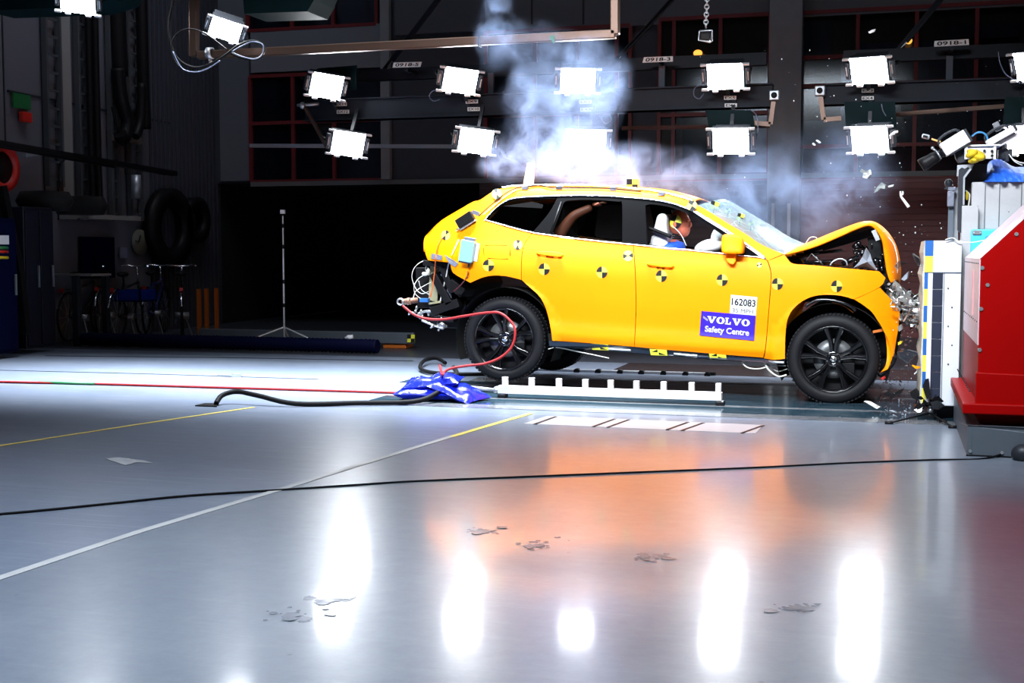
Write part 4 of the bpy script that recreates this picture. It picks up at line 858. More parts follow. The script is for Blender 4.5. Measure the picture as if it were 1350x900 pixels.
# liner under the bonnet: black inner frame with ribs
mb = MB(); rows = []
for i, b in enumerate(B):
    if i < 3: continue
    f = i/(len(B)-1); c = Vector((1110, 345)); q = b+(c-b).normalized()*Vector((3, 3)).length*0.7
    p = at(q.x, q.y, Y0+0.17+0.1*f); rows.append([p, Vector((p.x, 2*YC-p.y, p.z))])
mb.add([p for r in rows for p in r], [(i*2, i*2+1, i*2+3, i*2+2) for i in range(len(rows)-1)], 0, True)
for a, b, r in [((1060,332),(1160,302),0.03), ((1050,336),(1110,330),0.016), ((1085,329),(1158,308),0.013), ((1152,303),(1158,345),0.035), ((1156,330),(1168,372),0.03)]:
    pa, pb = at(*a, Y0+0.36), at(*b, Y0+0.36); mb.bar(pa, pb, 0.12, r*1.6)
lin = mb.build('bonnet_liner', M['black'], car)
# engine bay contents
def Y(d): return Y0+d
mb = MB(); mb.prism([at(x, y, Y(0.30)) for x, y in [(1038,338),(1046,349),(1107,354),(1160,360),(1172,380),(1162,392),(1030,400),(1020,345)]], (0, 1.3, 0)); mb.build('engine_bay', M['dark'], car)
mb = MB()
for a, b, r in [((1046,341),(1080,333),0.012), ((1060,346),(1100,344),0.015), ((1070,333),(1088,349),0.007), ((1044,337),(1064,343),0.01), ((1110,348),(1132,338),0.02)]:
    mb.cone(at(*a, Y(0.22)), at(*b, Y(0.22)), r, r, 8)
for _ in range(60):
    x = random.uniform(1125, 1172); y = 320+(x-1125)*0.4+random.uniform(-6, 30)
    mb.ball(at(x, y, Y(random.uniform(0.2, 0.5))), (random.uniform(.006, .03), random.uniform(.006, .03), random.uniform(.006, .035)), 6, 4)
tag(mb.build('engine_parts', M['gloss_black'], car), kind='stuff')
mb = MB(); mb.tube([at(x, y, Y(0.2)) for x, y in [(1094,350),(1099,344),(1108,341),(1115,344),(1117,350)]], 0.007, 6)
mb.box(at(1154.5, 310, Y(0.1)), (0.035, 0.02, 0.09), Matrix.Rotation(math.radians(-25), 3, 'Y')); mb.tube([at(1063,343,Y(.2)),at(1070,334,Y(.2)),at(1085,349,Y(.2))], 0.004, 6, smooth=False)
mb.build('engine_pipe', M['alu'], car)
mb = MB(); P = [(1142,326),(1147,334),(1150,344),(1157,357),(1140,353.5),(1125,353),(1132,346),(1137,338)]
vs = [at(x, y, Y(0.14+0.05*math.sin(i*2.1))) for i, (x, y) in enumerate(P)]; c = at(1143, 345, Y(0.08)); vs.append(c); c2 = at(1146, 350, Y(0.12)); 
mb.add(vs, [(i, (i+1) % 8, 8) for i in range(8)]); vs2 = [v+Vector((0, 0.05, 0)) for v in vs]; mb.add(vs2, [((i+1) % 8, i, 8) for i in range(8)])
mb.build('torn_liner', M['cloth'], car)
mb = MB(); mb.tube([at(x, y, Y(0.3)) for x, y in [(1166,308),(1176,318),(1181,330),(1183.5,345),(1183,360)]], 0.004, 6); mb.tube([at(x, y, Y(0.8)) for x, y in [(1062,321),(1068,313),(1076,313),(1078,319)]], 0.004, 6)
mb.build('loose_wire', M['wire'], car)
# ---- crushed front: crumpled metal between bumper and barrier
def shard_mesh(mb, c, s, mi=0, flat=0.3):
    R = Matrix.Rotation(random.uniform(0, 6.3), 3, 'X') @ Matrix.Rotation(random.uniform(0, 6.3), 3, 'Y')
    k = random.choice([4, 5, 6]); pts = []
    for i in range(k):
        a = 2*math.pi*i/k+random.uniform(-.3, .3); r = s*random.uniform(.45, 1.0); pts.append(Vector((math.cos(a)*r, math.sin(a)*r*.7, random.uniform(-.1, .1)*s)))
    th = s*flat*0.3; c = Vector(c)
    top = [c+R @ (p+Vector((0, 0, th))) for p in pts]; bot = [c+R @ (p-Vector((0, 0, th))) for p in pts]
    mb.add(top+bot, [tuple(range(k)), tuple(range(2*k-1, k-1, -1))]+[(i, k+i, k+(i+1) % k, (i+1) % k)[::-1] for i in range(k)], mi)
mb = MB()
for _ in range(150):
    t = random.random(); x = 1170+t*48; y0_ = 372+t*18+random.uniform(0, 36)+t*14
    shard_mesh(mb, at(x, y0_, Y(random.uniform(0.2, 1.4))), random.uniform(0.02, 0.075))
mb.tube([at(x, y, Y(0.25)) for x, y in [(1177,374),(1184,380),(1190,394),(1200,405),(1214,411)]], lambda t: 0.035-0.015*t, 5)
mb.tube([at(x, y, Y(0.3)) for x, y in [(1178,378),(1175,392),(1186,404),(1190,400)]], lambda t: 0.03, 7)
mb.tube([at(x, y, Y(0.5)) for x, y in [(1190,388),(1202,396),(1212,402),(1218,400)]], 0.022, 6)
tag(mb.build('crushed_front_end', M['crushed'], car), kind='stuff')
mb = MB()
for _ in range(120):
    t = random.random(); shard_mesh(mb, at(1172+t*46, 374+t*26+random.uniform(-4, 34), Y(random.uniform(0.02, 0.45))), random.uniform(0.015, 0.045), flat=.15)
for _ in range(24): t = random.random(); a_ = at(1172+t*42, 376+t*26+random.uniform(0, 30), Y(random.uniform(0.05, .4))); mb.bar(a_, a_+Vector((random.uniform(-.09, .09), random.uniform(-.1, .1), random.uniform(-.08, .08))), .012, .006)
tag(mb.build('crushed_lamp_pieces', M['alu'], car), kind='stuff')
mb = MB()
for _ in range(70):
    t = random.random(); shard_mesh(mb, at(1168+t*46, 376+t*22+random.uniform(-8, 34), Y(random.uniform(0.35, 1.4))), random.uniform(0.02, 0.06))
mb.prism([at(x, y, Y(0.35)) for x, y in [(1164,372),(1178,380),(1190,390),(1188,440),(1182,470),(1168,440)]], (0, 1.2, 0))
tag(mb.build('crushed_grille', M['black'], car), kind='stuff')
# ---- underbody, wheel housings
mb = MB(); mb.prism([at(x, y, Y(0.12)) for x, y in [(722,440),(836,450),(1006,464),(1040,468),(1040,474),(1006,476),(940,471),(836,462),(724,455)]], (0, 1.66, 0)); mb.build('underbody', M['dark'], car)
def strip(name, pts, m, off, h=0.05):
    mb = MB(); mb.prism([S(x, y, off) for x, y in pts], (0, 0.03, 0)); return mb.build(name, m, car)
strip('sill_strip', [(724,449),(836,457),(1006,471.5),(1035,473),(1034,480),(1012,479),(940,474),(866,467),(780,461),(724,456)], mat('sill_dark', (0.012, 0.02, 0.035), 0.25, coat=0.5), 0.02)
for i, xs in enumerate([(792,832),(888,920),(1008,1034)]):
    a, b = xs; yy = lambda x: 449+(x-727)*0.0800
    mb = MB(); mb.tube([S(a, yy(a)+4.2, 0.016), S((a+b)/2, yy((a+b)/2)+4.6, 0.014), S(b, yy(b)+4.2, 0.016)], 0.012, 6); mb.build('sill_clip', M['alu'], car)
for c in (RW, FW):
    for sgn, yb in ((1, Y0+0.05), (-1, 2*YC-Y0-0.05)):
        mb = MB(); n = 28; R = 0.46; vs = []; dp = 0.36*sgn
        for i in range(n+1):
            a = math.radians(-25+230*i/n); vs += [(c.x+R*math.cos(a), yb, c.z+R*math.sin(a)), (c.x+R*math.cos(a), yb+dp, c.z+R*math.sin(a))]
        fs = [(2*i, 2*i+2, 2*i+3, 2*i+1) for i in range(n)]; vs.append((c.x, yb+dp, c.z)); fs += [(2*i+1, 2*i+3, 2*n+2) for i in range(n)]
        mb.add(vs, fs, 0, True); mb.build('wheel_arch_liner', M['dark'], car)
# inner arch lip of the front wing, orange inside edge and liner ribs
mb = MB(); mb.tube([at(x, y, Y(0.06)) for x, y in [(1062,404),(1075,396.5),(1090,395),(1108,398),(1122,404),(1128,410)]], 0.014, 6); mb.build('arch_rib', M['gloss_black'], car)
mb = MB(); mb.tube([at(x, y, Y(0.10)) for x, y in [(1097,399),(1112,403),(1125,412)]], 0.004, 6); mb.box(at(1157.5, 436, Y(0.1)), (0.08, 0.03, 0.02), Matrix.Rotation(math.radians(-12), 3, 'Y')); mb.build('reflector', M['post'], car)
mb = MB(); mb.tube([at(x, y, Y(0.02)) for x, y in [(1180,470),(1176,480),(1166,490),(1160,494)]], 0.02, 6); mb.build('bumper_lip', M['black'], car)
# dark body core so nothing shows through the panel gaps
def core(pts, d0, d1, name):
    mb = MB(); mb.prism([at(x, y, Y(d0)) for x, y in pts], (0, d1-d0, 0)); return mb.build(name, M['dark'], car)
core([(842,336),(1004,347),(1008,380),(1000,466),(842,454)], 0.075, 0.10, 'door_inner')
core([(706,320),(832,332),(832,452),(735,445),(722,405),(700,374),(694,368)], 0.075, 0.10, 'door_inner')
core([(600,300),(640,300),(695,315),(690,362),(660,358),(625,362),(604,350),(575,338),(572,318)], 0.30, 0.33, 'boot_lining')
# far flank interior lining and headliner
hl = [p+Vector((0, 0.03, -0.05)) for p in roof_pts]
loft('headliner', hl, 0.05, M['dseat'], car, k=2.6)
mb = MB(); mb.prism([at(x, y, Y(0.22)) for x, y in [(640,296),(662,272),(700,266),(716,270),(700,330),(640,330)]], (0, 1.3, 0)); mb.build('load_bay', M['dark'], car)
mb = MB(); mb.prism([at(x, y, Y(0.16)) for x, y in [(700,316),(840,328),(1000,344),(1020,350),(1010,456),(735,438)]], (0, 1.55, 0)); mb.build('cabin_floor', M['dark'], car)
# ---- wheels
def tyre(mb, c, sgn, R=0.372, W=0.235):
    pf = [(0.02, 0.27), (0.0, 0.285), (-0.008, 0.31), (0.0, 0.345), (0.022, R-0.006), (0.05, R), (W-0.05, R), (W-0.022, R-0.006), (W, 0.345), (W+0.005, 0.30), (W-0.02, 0.27)]
    mb.lathe(c, (0, sgn, 0), pf, 72)
    for q in range(72):
        a = 2*math.pi*q/72
        for (y0_, y1_, sk) in ((0.02, 0.085, 0.5), (0.15, 0.215, -0.5)):
            a2 = a+0.03*sk
            p = Vector(c)+Vector((math.cos(a)*(R+0.001), sgn*y0_, math.sin(a)*(R+0.001))); p2 = Vector(c)+Vector((math.cos(a2)*(R+0.001), sgn*y1_, math.sin(a2)*(R+0.001)))
            mb.bar(p, p2, 0.020, 0.010, up=(math.cos(a), 0, math.sin(a)))
def rim(parent, c, sgn, ph, R=0.275):
    c = Vector(c); mb = MB()
    mb.lathe(c, (0, sgn, 0), [(0.004, R+0.004), (-0.006, R-0.002), (0.004, R-0.014), (0.03, R-0.022), (0.16, R-0.03), (0.2, R-0.01)], 64)
    mb.lathe(c+Vector((0, sgn*0.03, 0)), (0, sgn, 0), [(0.05, 0.03), (0.0, 0.034), (-0.004, 0.05), (0.004, 0.068), (0.035, 0.074)], 32)
    for s_ in range(5):
        for d in (-1, 1):
            a0 = ph+2*math.pi*s_/5+d*0.10; a1 = ph+2*math.pi*s_/5+d*0.245
            def P(a, r, y): return c+Vector((math.cos(a)*r, sgn*y, math.sin(a)*r))
            w0, w1 = 0.022, 0.031
            secs = [(a0+d*0.12, 0.055, 0.03, w0), (a0*0.6+a1*0.4, 0.14, 0.018, w0), (a1, 0.262, 0.006, w1)]
            vs = []
            for (a, r, y, ww) in secs:
                t = Vector((-math.sin(a), 0, math.cos(a)))
                vs += [P(a, r, y)+t*ww*0.5, P(a, r, y)-t*ww*0.5, P(a, r, y+0.03)-t*ww, P(a, r, y+0.03)+t*ww]
            fs = []
            for i in (0, 1):
                for q in range(4): fs.append((i*4+q, i*4+(q+1) % 4, (i+1)*4+(q+1) % 4, (i+1)*4+q))
            mb.add(vs, fs+[(0, 1, 2, 3), (8, 11, 10, 9)])
    r_ = mb.build('rim', M['gloss_black'], parent, 0.004)
    for q in range(5):
        a = ph+2*math.pi*(q+0.5)/5; p = c+Vector((math.cos(a)*0.052, sgn*0.028, math.sin(a)*0.052))
        mb = MB(); mb.cone(p, p-Vector((0, sgn*0.014, 0)), 0.0085, 0.0075, 6, sm=False); mb.build('wheel_nut', M['chrome'], r_)
    return r_
for (c0, nearside, ph, dz) in ((RW, True, math.radians(100), 0), (FW, True, math.radians(90), 0), (RW, False, 1.0, -0.05), (FW, False, 1.3, 0)):
    sgn = 1 if nearside else -1
    c = Vector((c0.x, Y0+0.02 if nearside else 2*YC-Y0-0.02, c0.z+dz))
    wh = MB(); tyre(wh, c, sgn); wheel = wh.build('wheel', M['rubber'], car)
    rim(wheel, c, sgn, ph)
    mb = MB(); mb.lathe(c+Vector((0, sgn*0.09, 0)), (0, sgn, 0), [(0.02, 0.04), (0, 0.05), (0, 0.165), (0.02, 0.165), (0.02, 0.05)], 40)
    mb.build('brake_disc', mat('disc_metal', (.12, .125, .13), .4, .6), wheel)
    mb = MB(); mb.lathe(c+Vector((0, sgn*0.03, 0)), (0, sgn, 0), [(0, 0.001), (0, 0.024), (0.01, 0.03)], 24)
    mb.lathe(c+Vector((0, sgn*0.022, 0)), (0, sgn, 0), [(0, 0.001), (0, 0.010), (0.008, 0.012)], 20); mb.build('hub_cap', M['chrome'], wheel)
    mb = MB(); mb.lathe(c+Vector((0, sgn*0.15, 0)), (0, sgn, 0), [(0, 0.001), (0, 0.26)], 40); mb.box(c+Vector((0.12, sgn*0.1, -0.09)), (0.10, 0.06, 0.12)); mb.build('brake_caliper', M['black'], wheel, 0.005)
# axle stubs
mb = MB(); mb.bar((RW.x, Y0+.2, RW.z), (RW.x, 2*YC-Y0-.2, RW.z-.05), 0.09); mb.bar((FW.x, Y0+.2, FW.z), (FW.x, 2*YC-Y0-.2, FW.z), 0.09); mb.build('axle', M['steel'], car)
# ---- handles, mirror
for hx, hy in ((724, 334.6), (870, 349.0)):
    mb = MB(); sl = 0.055; pts = [(-19, -1), (-14, -3.0), (0, -4.0), (14, -2.6), (19, 0.2), (15, 3.2), (0, 3.0), (-15, 1.6)]
    mb.prism([S(hx+x, hy+y+x*sl, -0.035) for x, y in pts], (0, 0.022, 0))
    mb.cone(S(hx-14, hy-1, -0.03), S(hx-14, hy-1, 0.01), 0.014, 0.018, 10); mb.cone(S(hx+14, hy+1, -0.03), S(hx+14, hy+1, 0.01), 0.014, 0.018, 10)
    h = mb.build('door_handle', M['paint'], car, 0.008)
    mb = MB(); mb.lathe(S(hx+1, hy+2.2, -0.004), (0, 1, 0), [(0.004, 0.001), (0.0, 0.035), (0.004, 0.037)], 20); q = mb.build('handle_recess', mat('recess_shade_orange', (0.55, 0.12, 0.0), 0.5), h)  # flat disc, recess shade put into a darker copy of the paint
mb = MB(); MY = -0.13
mp = cat([Vector(p) for p in [(952,312),(957,308.5),(968,309),(976,313),(979.5,320),(979.5,331),(976,334.5),(962,334.5),(953,333.5),(950.8,325)]], 4, True)
fr = [S(p.x, p.y, MY) for p in mp]; bk = [v+Vector((0.0, 0.15, 0)) for v in fr]; cf = sum(fr, Vector())/len(fr)
n = len(fr); f0 = [cf+(v-cf)*0.72+Vector((0, -0.022, 0)) for v in fr]; f1 = [cf+(v-cf)*0.93+Vector((0, -0.012, 0)) for v in fr]
cb = sum(bk, Vector())/n; b1 = [cb+(v-cb)*0.9+Vector((0, 0.03, 0)) for v in bk]
mb.add([cf+Vector((0, -0.024, 0))]+f0+f1+fr+bk+b1+[cb+Vector((0, 0.035, 0))], [(0, 1+(i+1) % n, 1+i) for i in range(n)]+[(1+k*n+i, 1+k*n+(i+1) % n, 1+(k+1)*n+(i+1) % n, 1+(k+1)*n+i) for k in range(4) for i in range(n)]+[(1+5*n, 1+4*n+i, 1+4*n+(i+1) % n) for i in range(n)], 0, True)
mir = mb.build('side_mirror', M['paint'], car)
mb = MB(); mb.prism([S(x, y, -0.06) for x, y in [(957,332),(970,333),(970,344),(967,349),(962,348),(957,344)]], (0, 0.09, 0)); mb.build('mirror_stalk', M['paint'], mir, 0.01)
# ---- test targets: round and wedge stickers following the body
def disc_target(cx, cy, r=7.5, mode='pin', rot=0.0, off=-0.004, mapper=None):
    mp_ = mapper or (lambda x, y: S(x, y, off)); mb = MB(); n = 32
    c = mp_(cx, cy)
    for i in range(n):
        a0 = 2*math.pi*i/n; a1 = 2*math.pi*(i+1)/n; mid = (a0+a1)/2
        s_ = mid+rot
        if mode == 'pin': k = int(s_/(math.pi/2)) % 2
        else: k = 1 if (s_ % math.pi) < math.pi*0.33 else 0
        p = mp_(cx+math.cos(a0)*r*0.93, cy-math.sin(a0)*r); q = mp_(cx+math.cos(a1)*r*0.93, cy-math.sin(a1)*r)
        mb.add([c, p, q], [(0, 1, 2)], k)
    return mb.build('target_sticker', [M['yellow'], M['tgrey']], car)
for cx, cy in ((644,349.7),(717.4,354.6),(793.6,358.8),(871.9,363.8),(952,369),(1025,374.2),(1103,377.2)): disc_target(cx, cy, 7.8, rot=0.08)
disc_target(682.7, 322.5, 6.5, 'bow', -1.0); disc_target(828, 337, 7.2, 'bow', 0.4); disc_target(655, 255.5, 7, 'bow', -1.3, off=-0.02); disc_target(587.6, 309.8, 6.5, 'bow', -0.6); disc_target(912.4, 271, 7, 'pin', 0.5, off=-0.02)
disc_target(1001, 349, 3.6, 'bow', 0.2)
for cx, cy in ((790.6,457.2),(867.9,464.3),(946,469.6)):
    mb = MB(); q = [(cx-11.5,cy-4.6),(cx+11,cy-3.4),(cx+12,cy+4.4),(cx-10,cy+3.6)]
    def mq(u, v, o=0): p = bil(q, u, v); return S(p.x, p.y, 0.002-o)
    mb.add([mq(0,0), mq(1,0), mq(1,1), mq(0,1)], [(0,1,2,3)], 0)
    mb.add([mq(.08,.5,.002), mq(.45,.95,.002), mq(.45,.5,.002)], [(0,1,2)], 1); mb.add([mq(.5,.5,.002), mq(.5,.1,.002), mq(.92,.1,.002)], [(0,1,2)], 1)
    mb.build('sill_target', [M['yellow'], M['tgrey']], car)
# ---- number plate and door sign with lettering
def plate(name, q, m, off):
    mb = MB(); U = 16; V_ = 24
    vs = [S(*bil(q, u/U, v/V_), off) for v in range(V_+1) for u in range(U+1)]
    mb.add(vs, [(v*(U+1)+u, v*(U+1)+u+1, (v+1)*(U+1)+u+1, (v+1)*(U+1)+u) for v in range(V_) for u in range(U)], 0, True); return mb.build(name, m, car)
QN = [(963.6,388.4),(998.4,391.6),(996.6,416),(961.8,413)]; QS = [(924.7,409.8),(996.2,416),(994.2,449),(922.2,442)]
pn = plate('number_card', QN, M['label'], -0.005); ps = plate('door_sign', QS, M['signblue'], -0.008)
def sub(q, u0, u1, v0, v1): return [bil(q, u0, v1), bil(q, u1, v1), bil(q, u1, v0), bil(q, u0, v0)]
text_on('lettering', '162083', sub(QN, .05, .95, .46, .84), lambda x, y: S(x, y, -0.008), M['ink'], pn, 0.015)
text_on('lettering', '35 MPH', sub(QN, .10, .88, .08, .30), lambda x, y: S(x, y, -0.008), mat('pale_ink', (0.09, 0.09, 0.10), 0.5), pn)
text_on('lettering', 'Safety Centre', sub(QS, .09, .90, .10, .42), lambda x, y: S(x, y, -0.012), M['white'], ps, 0.022)
LT = {'V': [(-.02,1),(.44,1),(.44,.87),(.36,.87),(.53,.36),(.69,.87),(.60,.87),(.60,1),(1.0,1),(1.0,.87),(.92,.87),(.60,0),(.40,0),(.06,.87),(-.02,.87)],
      'L': [(0,1),(.52,1),(.52,.87),(.40,.87),(.40,.14),(.62,.14),(.70,.42),(.84,.42),(.84,0),(0,0),(0,.13),(.11,.13),(.11,.87),(0,.87)]}
mb = MB(); x = 0.12
for ch, wd in (('V',.168),('O',.158),('L',.135),('V',.168),('O',.158)):
    qq = sub(QS, x, x+wd-0.006, .55, .82)
    f = lambda u, v: S(*bil(qq, u, v), -0.012)
    if ch == 'O':
        n = 28; vs = []
        for i in range(n):
            a = 2*math.pi*i/n; vs += [f(.5+.5*math.cos(a), .5+.52*math.sin(a)), f(.5+.19*math.cos(a), .5+.36*math.sin(a))]
        mb.add(vs, [(2*i, (2*i+2) % (2*n), (2*i+3) % (2*n), 2*i+1) for i in range(n)])
    else:
        P = LT[ch]; tr = geometry.tessellate_polygon([[Vector((a, b, 0)) for a, b in P]]); mb.add([f(a, b) for a, b in P], [tuple(t) for t in tr])
    x += wd
for k in range(2): mb.add([f_ for f_ in [S(*bil(QS, .04, .80-.05*k), -0.012), S(*bil(QS, .13, .68-.05*k), -0.012), S(*bil(QS, .13, .66-.05*k), -0.012), S(*bil(QS, .04, .785-.05*k), -0.012)]], [(0,1,2,3)])
mb.build('lettering', M['white'], ps)
# ---- interior: seats, dashboard, airbag
def pad(name, px, d0, d1, m, bev=0.03):
    mb = MB(); mb.prism([at(x, y, Y(d0)) for x, y in px], (0, d1-d0, 0)); return mb.build(name, m, car, bev)
pad('front_seat', [(857,318),(862,300),(866,284),(872,280),(879,283),(879,300),(882,330),(858,330)], 0.36, 0.78, M['seat'])
pad('rear_seat', [(724,330),(728,292),(738,272),(744,274),(742,300),(750,330)], 0.34, 0.86, M['dseat'])
pad('rear_seat', [(724,330),(728,292),(738,272),(744,274),(742,300),(750,330)], 1.04, 1.56, M['dseat'])
pad('dashboard', [(950,322),(985,322),(1016,334),(1016,350),(950,345)], 0.26, 1.6, M['black'])
pad('far_front_seat', [(857,330),(862,300),(868,290),(876,292),(878,330)], 1.05, 1.5, M['dseat'])
mb = MB(); mb.ball(at(938, 326, Y(0.5)), (0.15, 0.22, 0.075), 20, 12, rot=Matrix.Rotation(math.radians(-10), 3, 'Y')); mb.ball(at(948, 317, Y(0.55)), (0.07, 0.2, 0.12), 20, 12)
ab = mb.build('airbag', M['airbag'], car)
mb = MB(); mb.ball(at(746, 316, Y(0.22)), (0.08, 0.03, 0.03), 14, 8); mb.ball(at(727, 310.5, Y(0.22)), (0.04, 0.03, 0.02), 14, 8); mb.build('side_airbag', M['airbag'], car)
mb = MB(); mb.tube([at(x, y, Y(0.3)) for x, y in [(855,300),(870,306),(885,312)]], 0.018, 6); mb.build('seat_belt', M['black'], car)
# ---- windscreen and roof targets
for i, (x, y, d, s_) in enumerate(((942,271,.42,11),(960,277.5,.95,7),(976.5,286,.45,9),(991,294,1.0,7),(1008.5,307.5,.5,9.5),(1021,313.5,1.05,7))):
    p = at(x, y, Y(d)); k = s_/154
    mb = MB(); mb.bar(p, p+Vector((-0.01, 0, -0.07)), 0.01, mi=1)
    R = Matrix.Rotation(0.3, 3, 'Y')
    mb.box(p, (k, k*0.5, k), R, 0)
    for sx, sz in ((-1, 1), (1, -1)): mb.box(p+R @ Vector((sx*k/4, -k*0.26, sz*k/4)), (k/2, 0.004, k/2), R, 1)
    mb.build('screen_target', [M['yellow'], M['tgrey']], car)
p = at(834.5, 243.5, Y(0.5)); k = 0.098
mb = MB(); mb.box(p, (k, k*0.8, k), None, 0)
for sx, sz in ((-1, 1), (1, -1)): mb.box(p+Vector((sx*k/4, -k*0.41, sz*k/4)), (k/2, 0.006, k/2), None, 1)
mb.bar(p, p+Vector((0, 0, -0.10)), 0.03, mi=1); mb.build('roof_target', [M['yellow'], M['tgrey']], car)
p0 = YC-0.2
mb = MB(); mb.prism([at(x, y, Y(0.7)) for x, y in [(688.5,250),(695,214.8),(704.3,214.8),(702.3,250)]], (0, 0.03, 0)); mb.build('roof_fin', M['white'], car)
for x, y in ((692,247.5),(737,247.2),(808,249),(872,255.5)):
    mb = MB(); mb.box(S(x, y, -0.02)+Vector((0, .02, 0)), (0.055, 0.05, 0.035), None); mb.build('tape_patch', M['tape'], car, 0.004)
mb = MB(); mb.tube([S(x, y, -0.025) for x, y in [(631,285),(645,272),(662,258),(675,250),(690,246),(712,244.3),(727,247),(760,247.2),(800,248),(845,252)]], 0.006, 6); mb.build('roof_cable', M['black'], car)
mb = MB(); mb.tube([S(x, y, -0.022) for x, y in [(637,283),(650,272),(665,260),(680,250.5)]], 0.004, 6); mb.build('roof_cable', M['white'], car)
# ---- open rear end: brackets, wiring
mb = MB()
for a, b, w_ in [((566,346),(618,352),.05), ((578,360),(600,400),.07), ((590,350),(604,385),.06), ((576,410),(612,398),.08), ((600,372),(618,386),.09), ((572,352),(574,405),.05), ((592,395),(592,432),.07), ((604,405),(600,432),.05), ((580,418),(606,420),.05)]:
    mb.bar(at(*a, Y(0.42)), at(*b, Y(0.42)), 0.35, w_)
mb.prism([at(x, y, Y(0.45)) for x, y in [(575,346),(612,352),(622,375),(612,400),(600,425),(588,420),(580,380)]], (0, 1.0, 0)); mb.build('rear_structure', M['black'], car, 0.006)
mb = MB(); mb.bar(at(570.5, 350, Y(.36)), at(568.5, 396, Y(.36)), 0.05, 0.022); mb.bar(at(575.5, 353, Y(.34)), at(573.5, 397, Y(.34)), 0.05, 0.03); mb.bar(at(571, 355, Y(.35)), at(583, 357, Y(.35)), 0.04, 0.015); mb.bar(at(566, 400, Y(.34)), at(583, 397.5, Y(.34)), 0.05, 0.02); mb.build('rear_bracket', M['olive'], car, 0.003)
mb = MB(); mb.box(at(560, 395.5, Y(.3)), (0.085, 0.06, 0.035)); mb.build('blue_connector', mat('connector_blue', (0.02, 0.12, 0.42), 0.4), car, 0.004)
mb = MB(); mb.box(at(580, 364, Y(.36)), (0.04, 0.04, 0.035)); mb.build('blue_connector', mat('connector_blue2', (0.08, 0.14, 0.25), 0.4), car, 0.004)
mb = MB(); mb.cone(at(529, 398, Y(.25)), at(551, 395.5, Y(.3)), 0.028, 0.026, 14); mb.cone(at(537, 397.3, Y(.25)), at(541, 396.8, Y(.25)), 0.033, 0.033, 14); mb.build('hose_coupling', M['brown'], car)
mb = MB(); c = at(528.5, 397.5, Y(.23)); mb.lathe(c, (0, 1, 0), [(0, .034), (-.02, .034), (-.025, .024), (0, .022)], 20, closed=True); mb.build('coupling_ring', M['alu'], car)
mb = MB()
for _ in range(26):
    x = random.uniform(538, 590); y = 398+(x-538)*.45+random.uniform(0, 20); s_ = random.uniform(.008, .024)
    mb.ball(at(x, min(y, 436), Y(random.uniform(.22, .4))), (s_*1.3, s_, s_*.7), 6, 5, rot=Matrix.Rotation(random.uniform(0, 3), 3, 'Y'))
mb.tube([at(x, y, Y(.28)) for x, y in [(554,420),(556,412),(566,410),(576,414),(582,421)]], 0.012, 8)
mb.tube([at(x, y, Y(.27)) for x, y in [(556,422),(570,428),(585,433)]], 0.01, 8)
mb.lathe(at(582, 429.5, Y(.26)), (0, 1, .2), [(0, .001), (0, .034), (.02, .036)], 16)
mb.build('tow_fitting', M['crushed'], car)
mb = MB()
for pts in ([(567,346),(558,344),(547,352),(543,365),(548,380),(556,387),(565,384)], [(566,392),(560,396),(548,388),(546,377),(553,366),(566,360)], [(545,393),(548,384),(560,376),(568,372)], [(563,348),(561,355),(566,362),(564,352)], [(552,370),(556,382),(566,388)]):
    mb.tube([at(x, y, Y(.3+.02*math.sin(x))) for x, y in pts], 0.0035, 5)
mb.ball(at(560, 361, Y(.28)), (.03, .02, .02), 8, 6); mb.ball(at(564.5, 358, Y(.28)), (.018, .02, .035), 8, 6); mb.build('wire_loom', M['wire'], car)
mb = MB(); mb.tube([S(x, y, -0.01) for x, y in [(583,313),(578,322),(575,335),(574,343)]]+[at(x, y, Y(.24)) for x, y in [(573,358),(570,380),(567,392)]], 0.005, 6); mb.build('orange_lead', M['orangewire'], car)
mb = MB(); mb.tube([S(605,316,-.02), S(597,333,-.02), at(592,345,Y(.2)), at(588,365,Y(.25)), at(583,385,Y(.28)), at(580,398,Y(.28))], 0.006, 6); mb.build('pale_lead', M['wire'], car)
mb = MB(); mb.tube([S(617,357,-.02), S(616,364,-.02), at(608,375,Y(.1)), at(598,384,Y(.2))], 0.006, 6); mb.build('dark_lead', mat('dark_red_lead', (.12, .01, .01), .5), car)
for q in ([(569,334),(583,337),(582,343),(568,341)], [(586,336),(596,342),(604,347),(600,352),(592,347)]):
    mb = MB(); mb.prism([S(x, y, -0.014) for x, y in q], (0, 0.008, 0)); mb.build('tape_patch', M['tape'], car)
mb = MB(); mb.box(at(592.5, 389, Y(.3)), (.045, .02, .11)); mb.build('tape_patch', M['tape'], car, .004)
# wiring hanging under the front sill
mb = MB(); mb.tube([at(x, y, Y(.08)) for x, y in [(977,476),(985,484),(1000,486),(1018,482),(1036,482)]], 0.006, 6); mb.tube([at(x, y, Y(.06)) for x, y in [(1008,478),(1014,488),(1026,496),(1037,494)]], 0.008, 6); mb.tube([at(x, y, Y(.1)) for x, y in [(1010,478),(1024,489),(1038,486)]], 0.005, 6)
mb.tube([at(x, y, Y(.1)) for x, y in [(723,460),(735,458),(760,463),(785,468),(803,472)]], 0.005, 6); mb.build('sill_wiring', M['wire'], car)
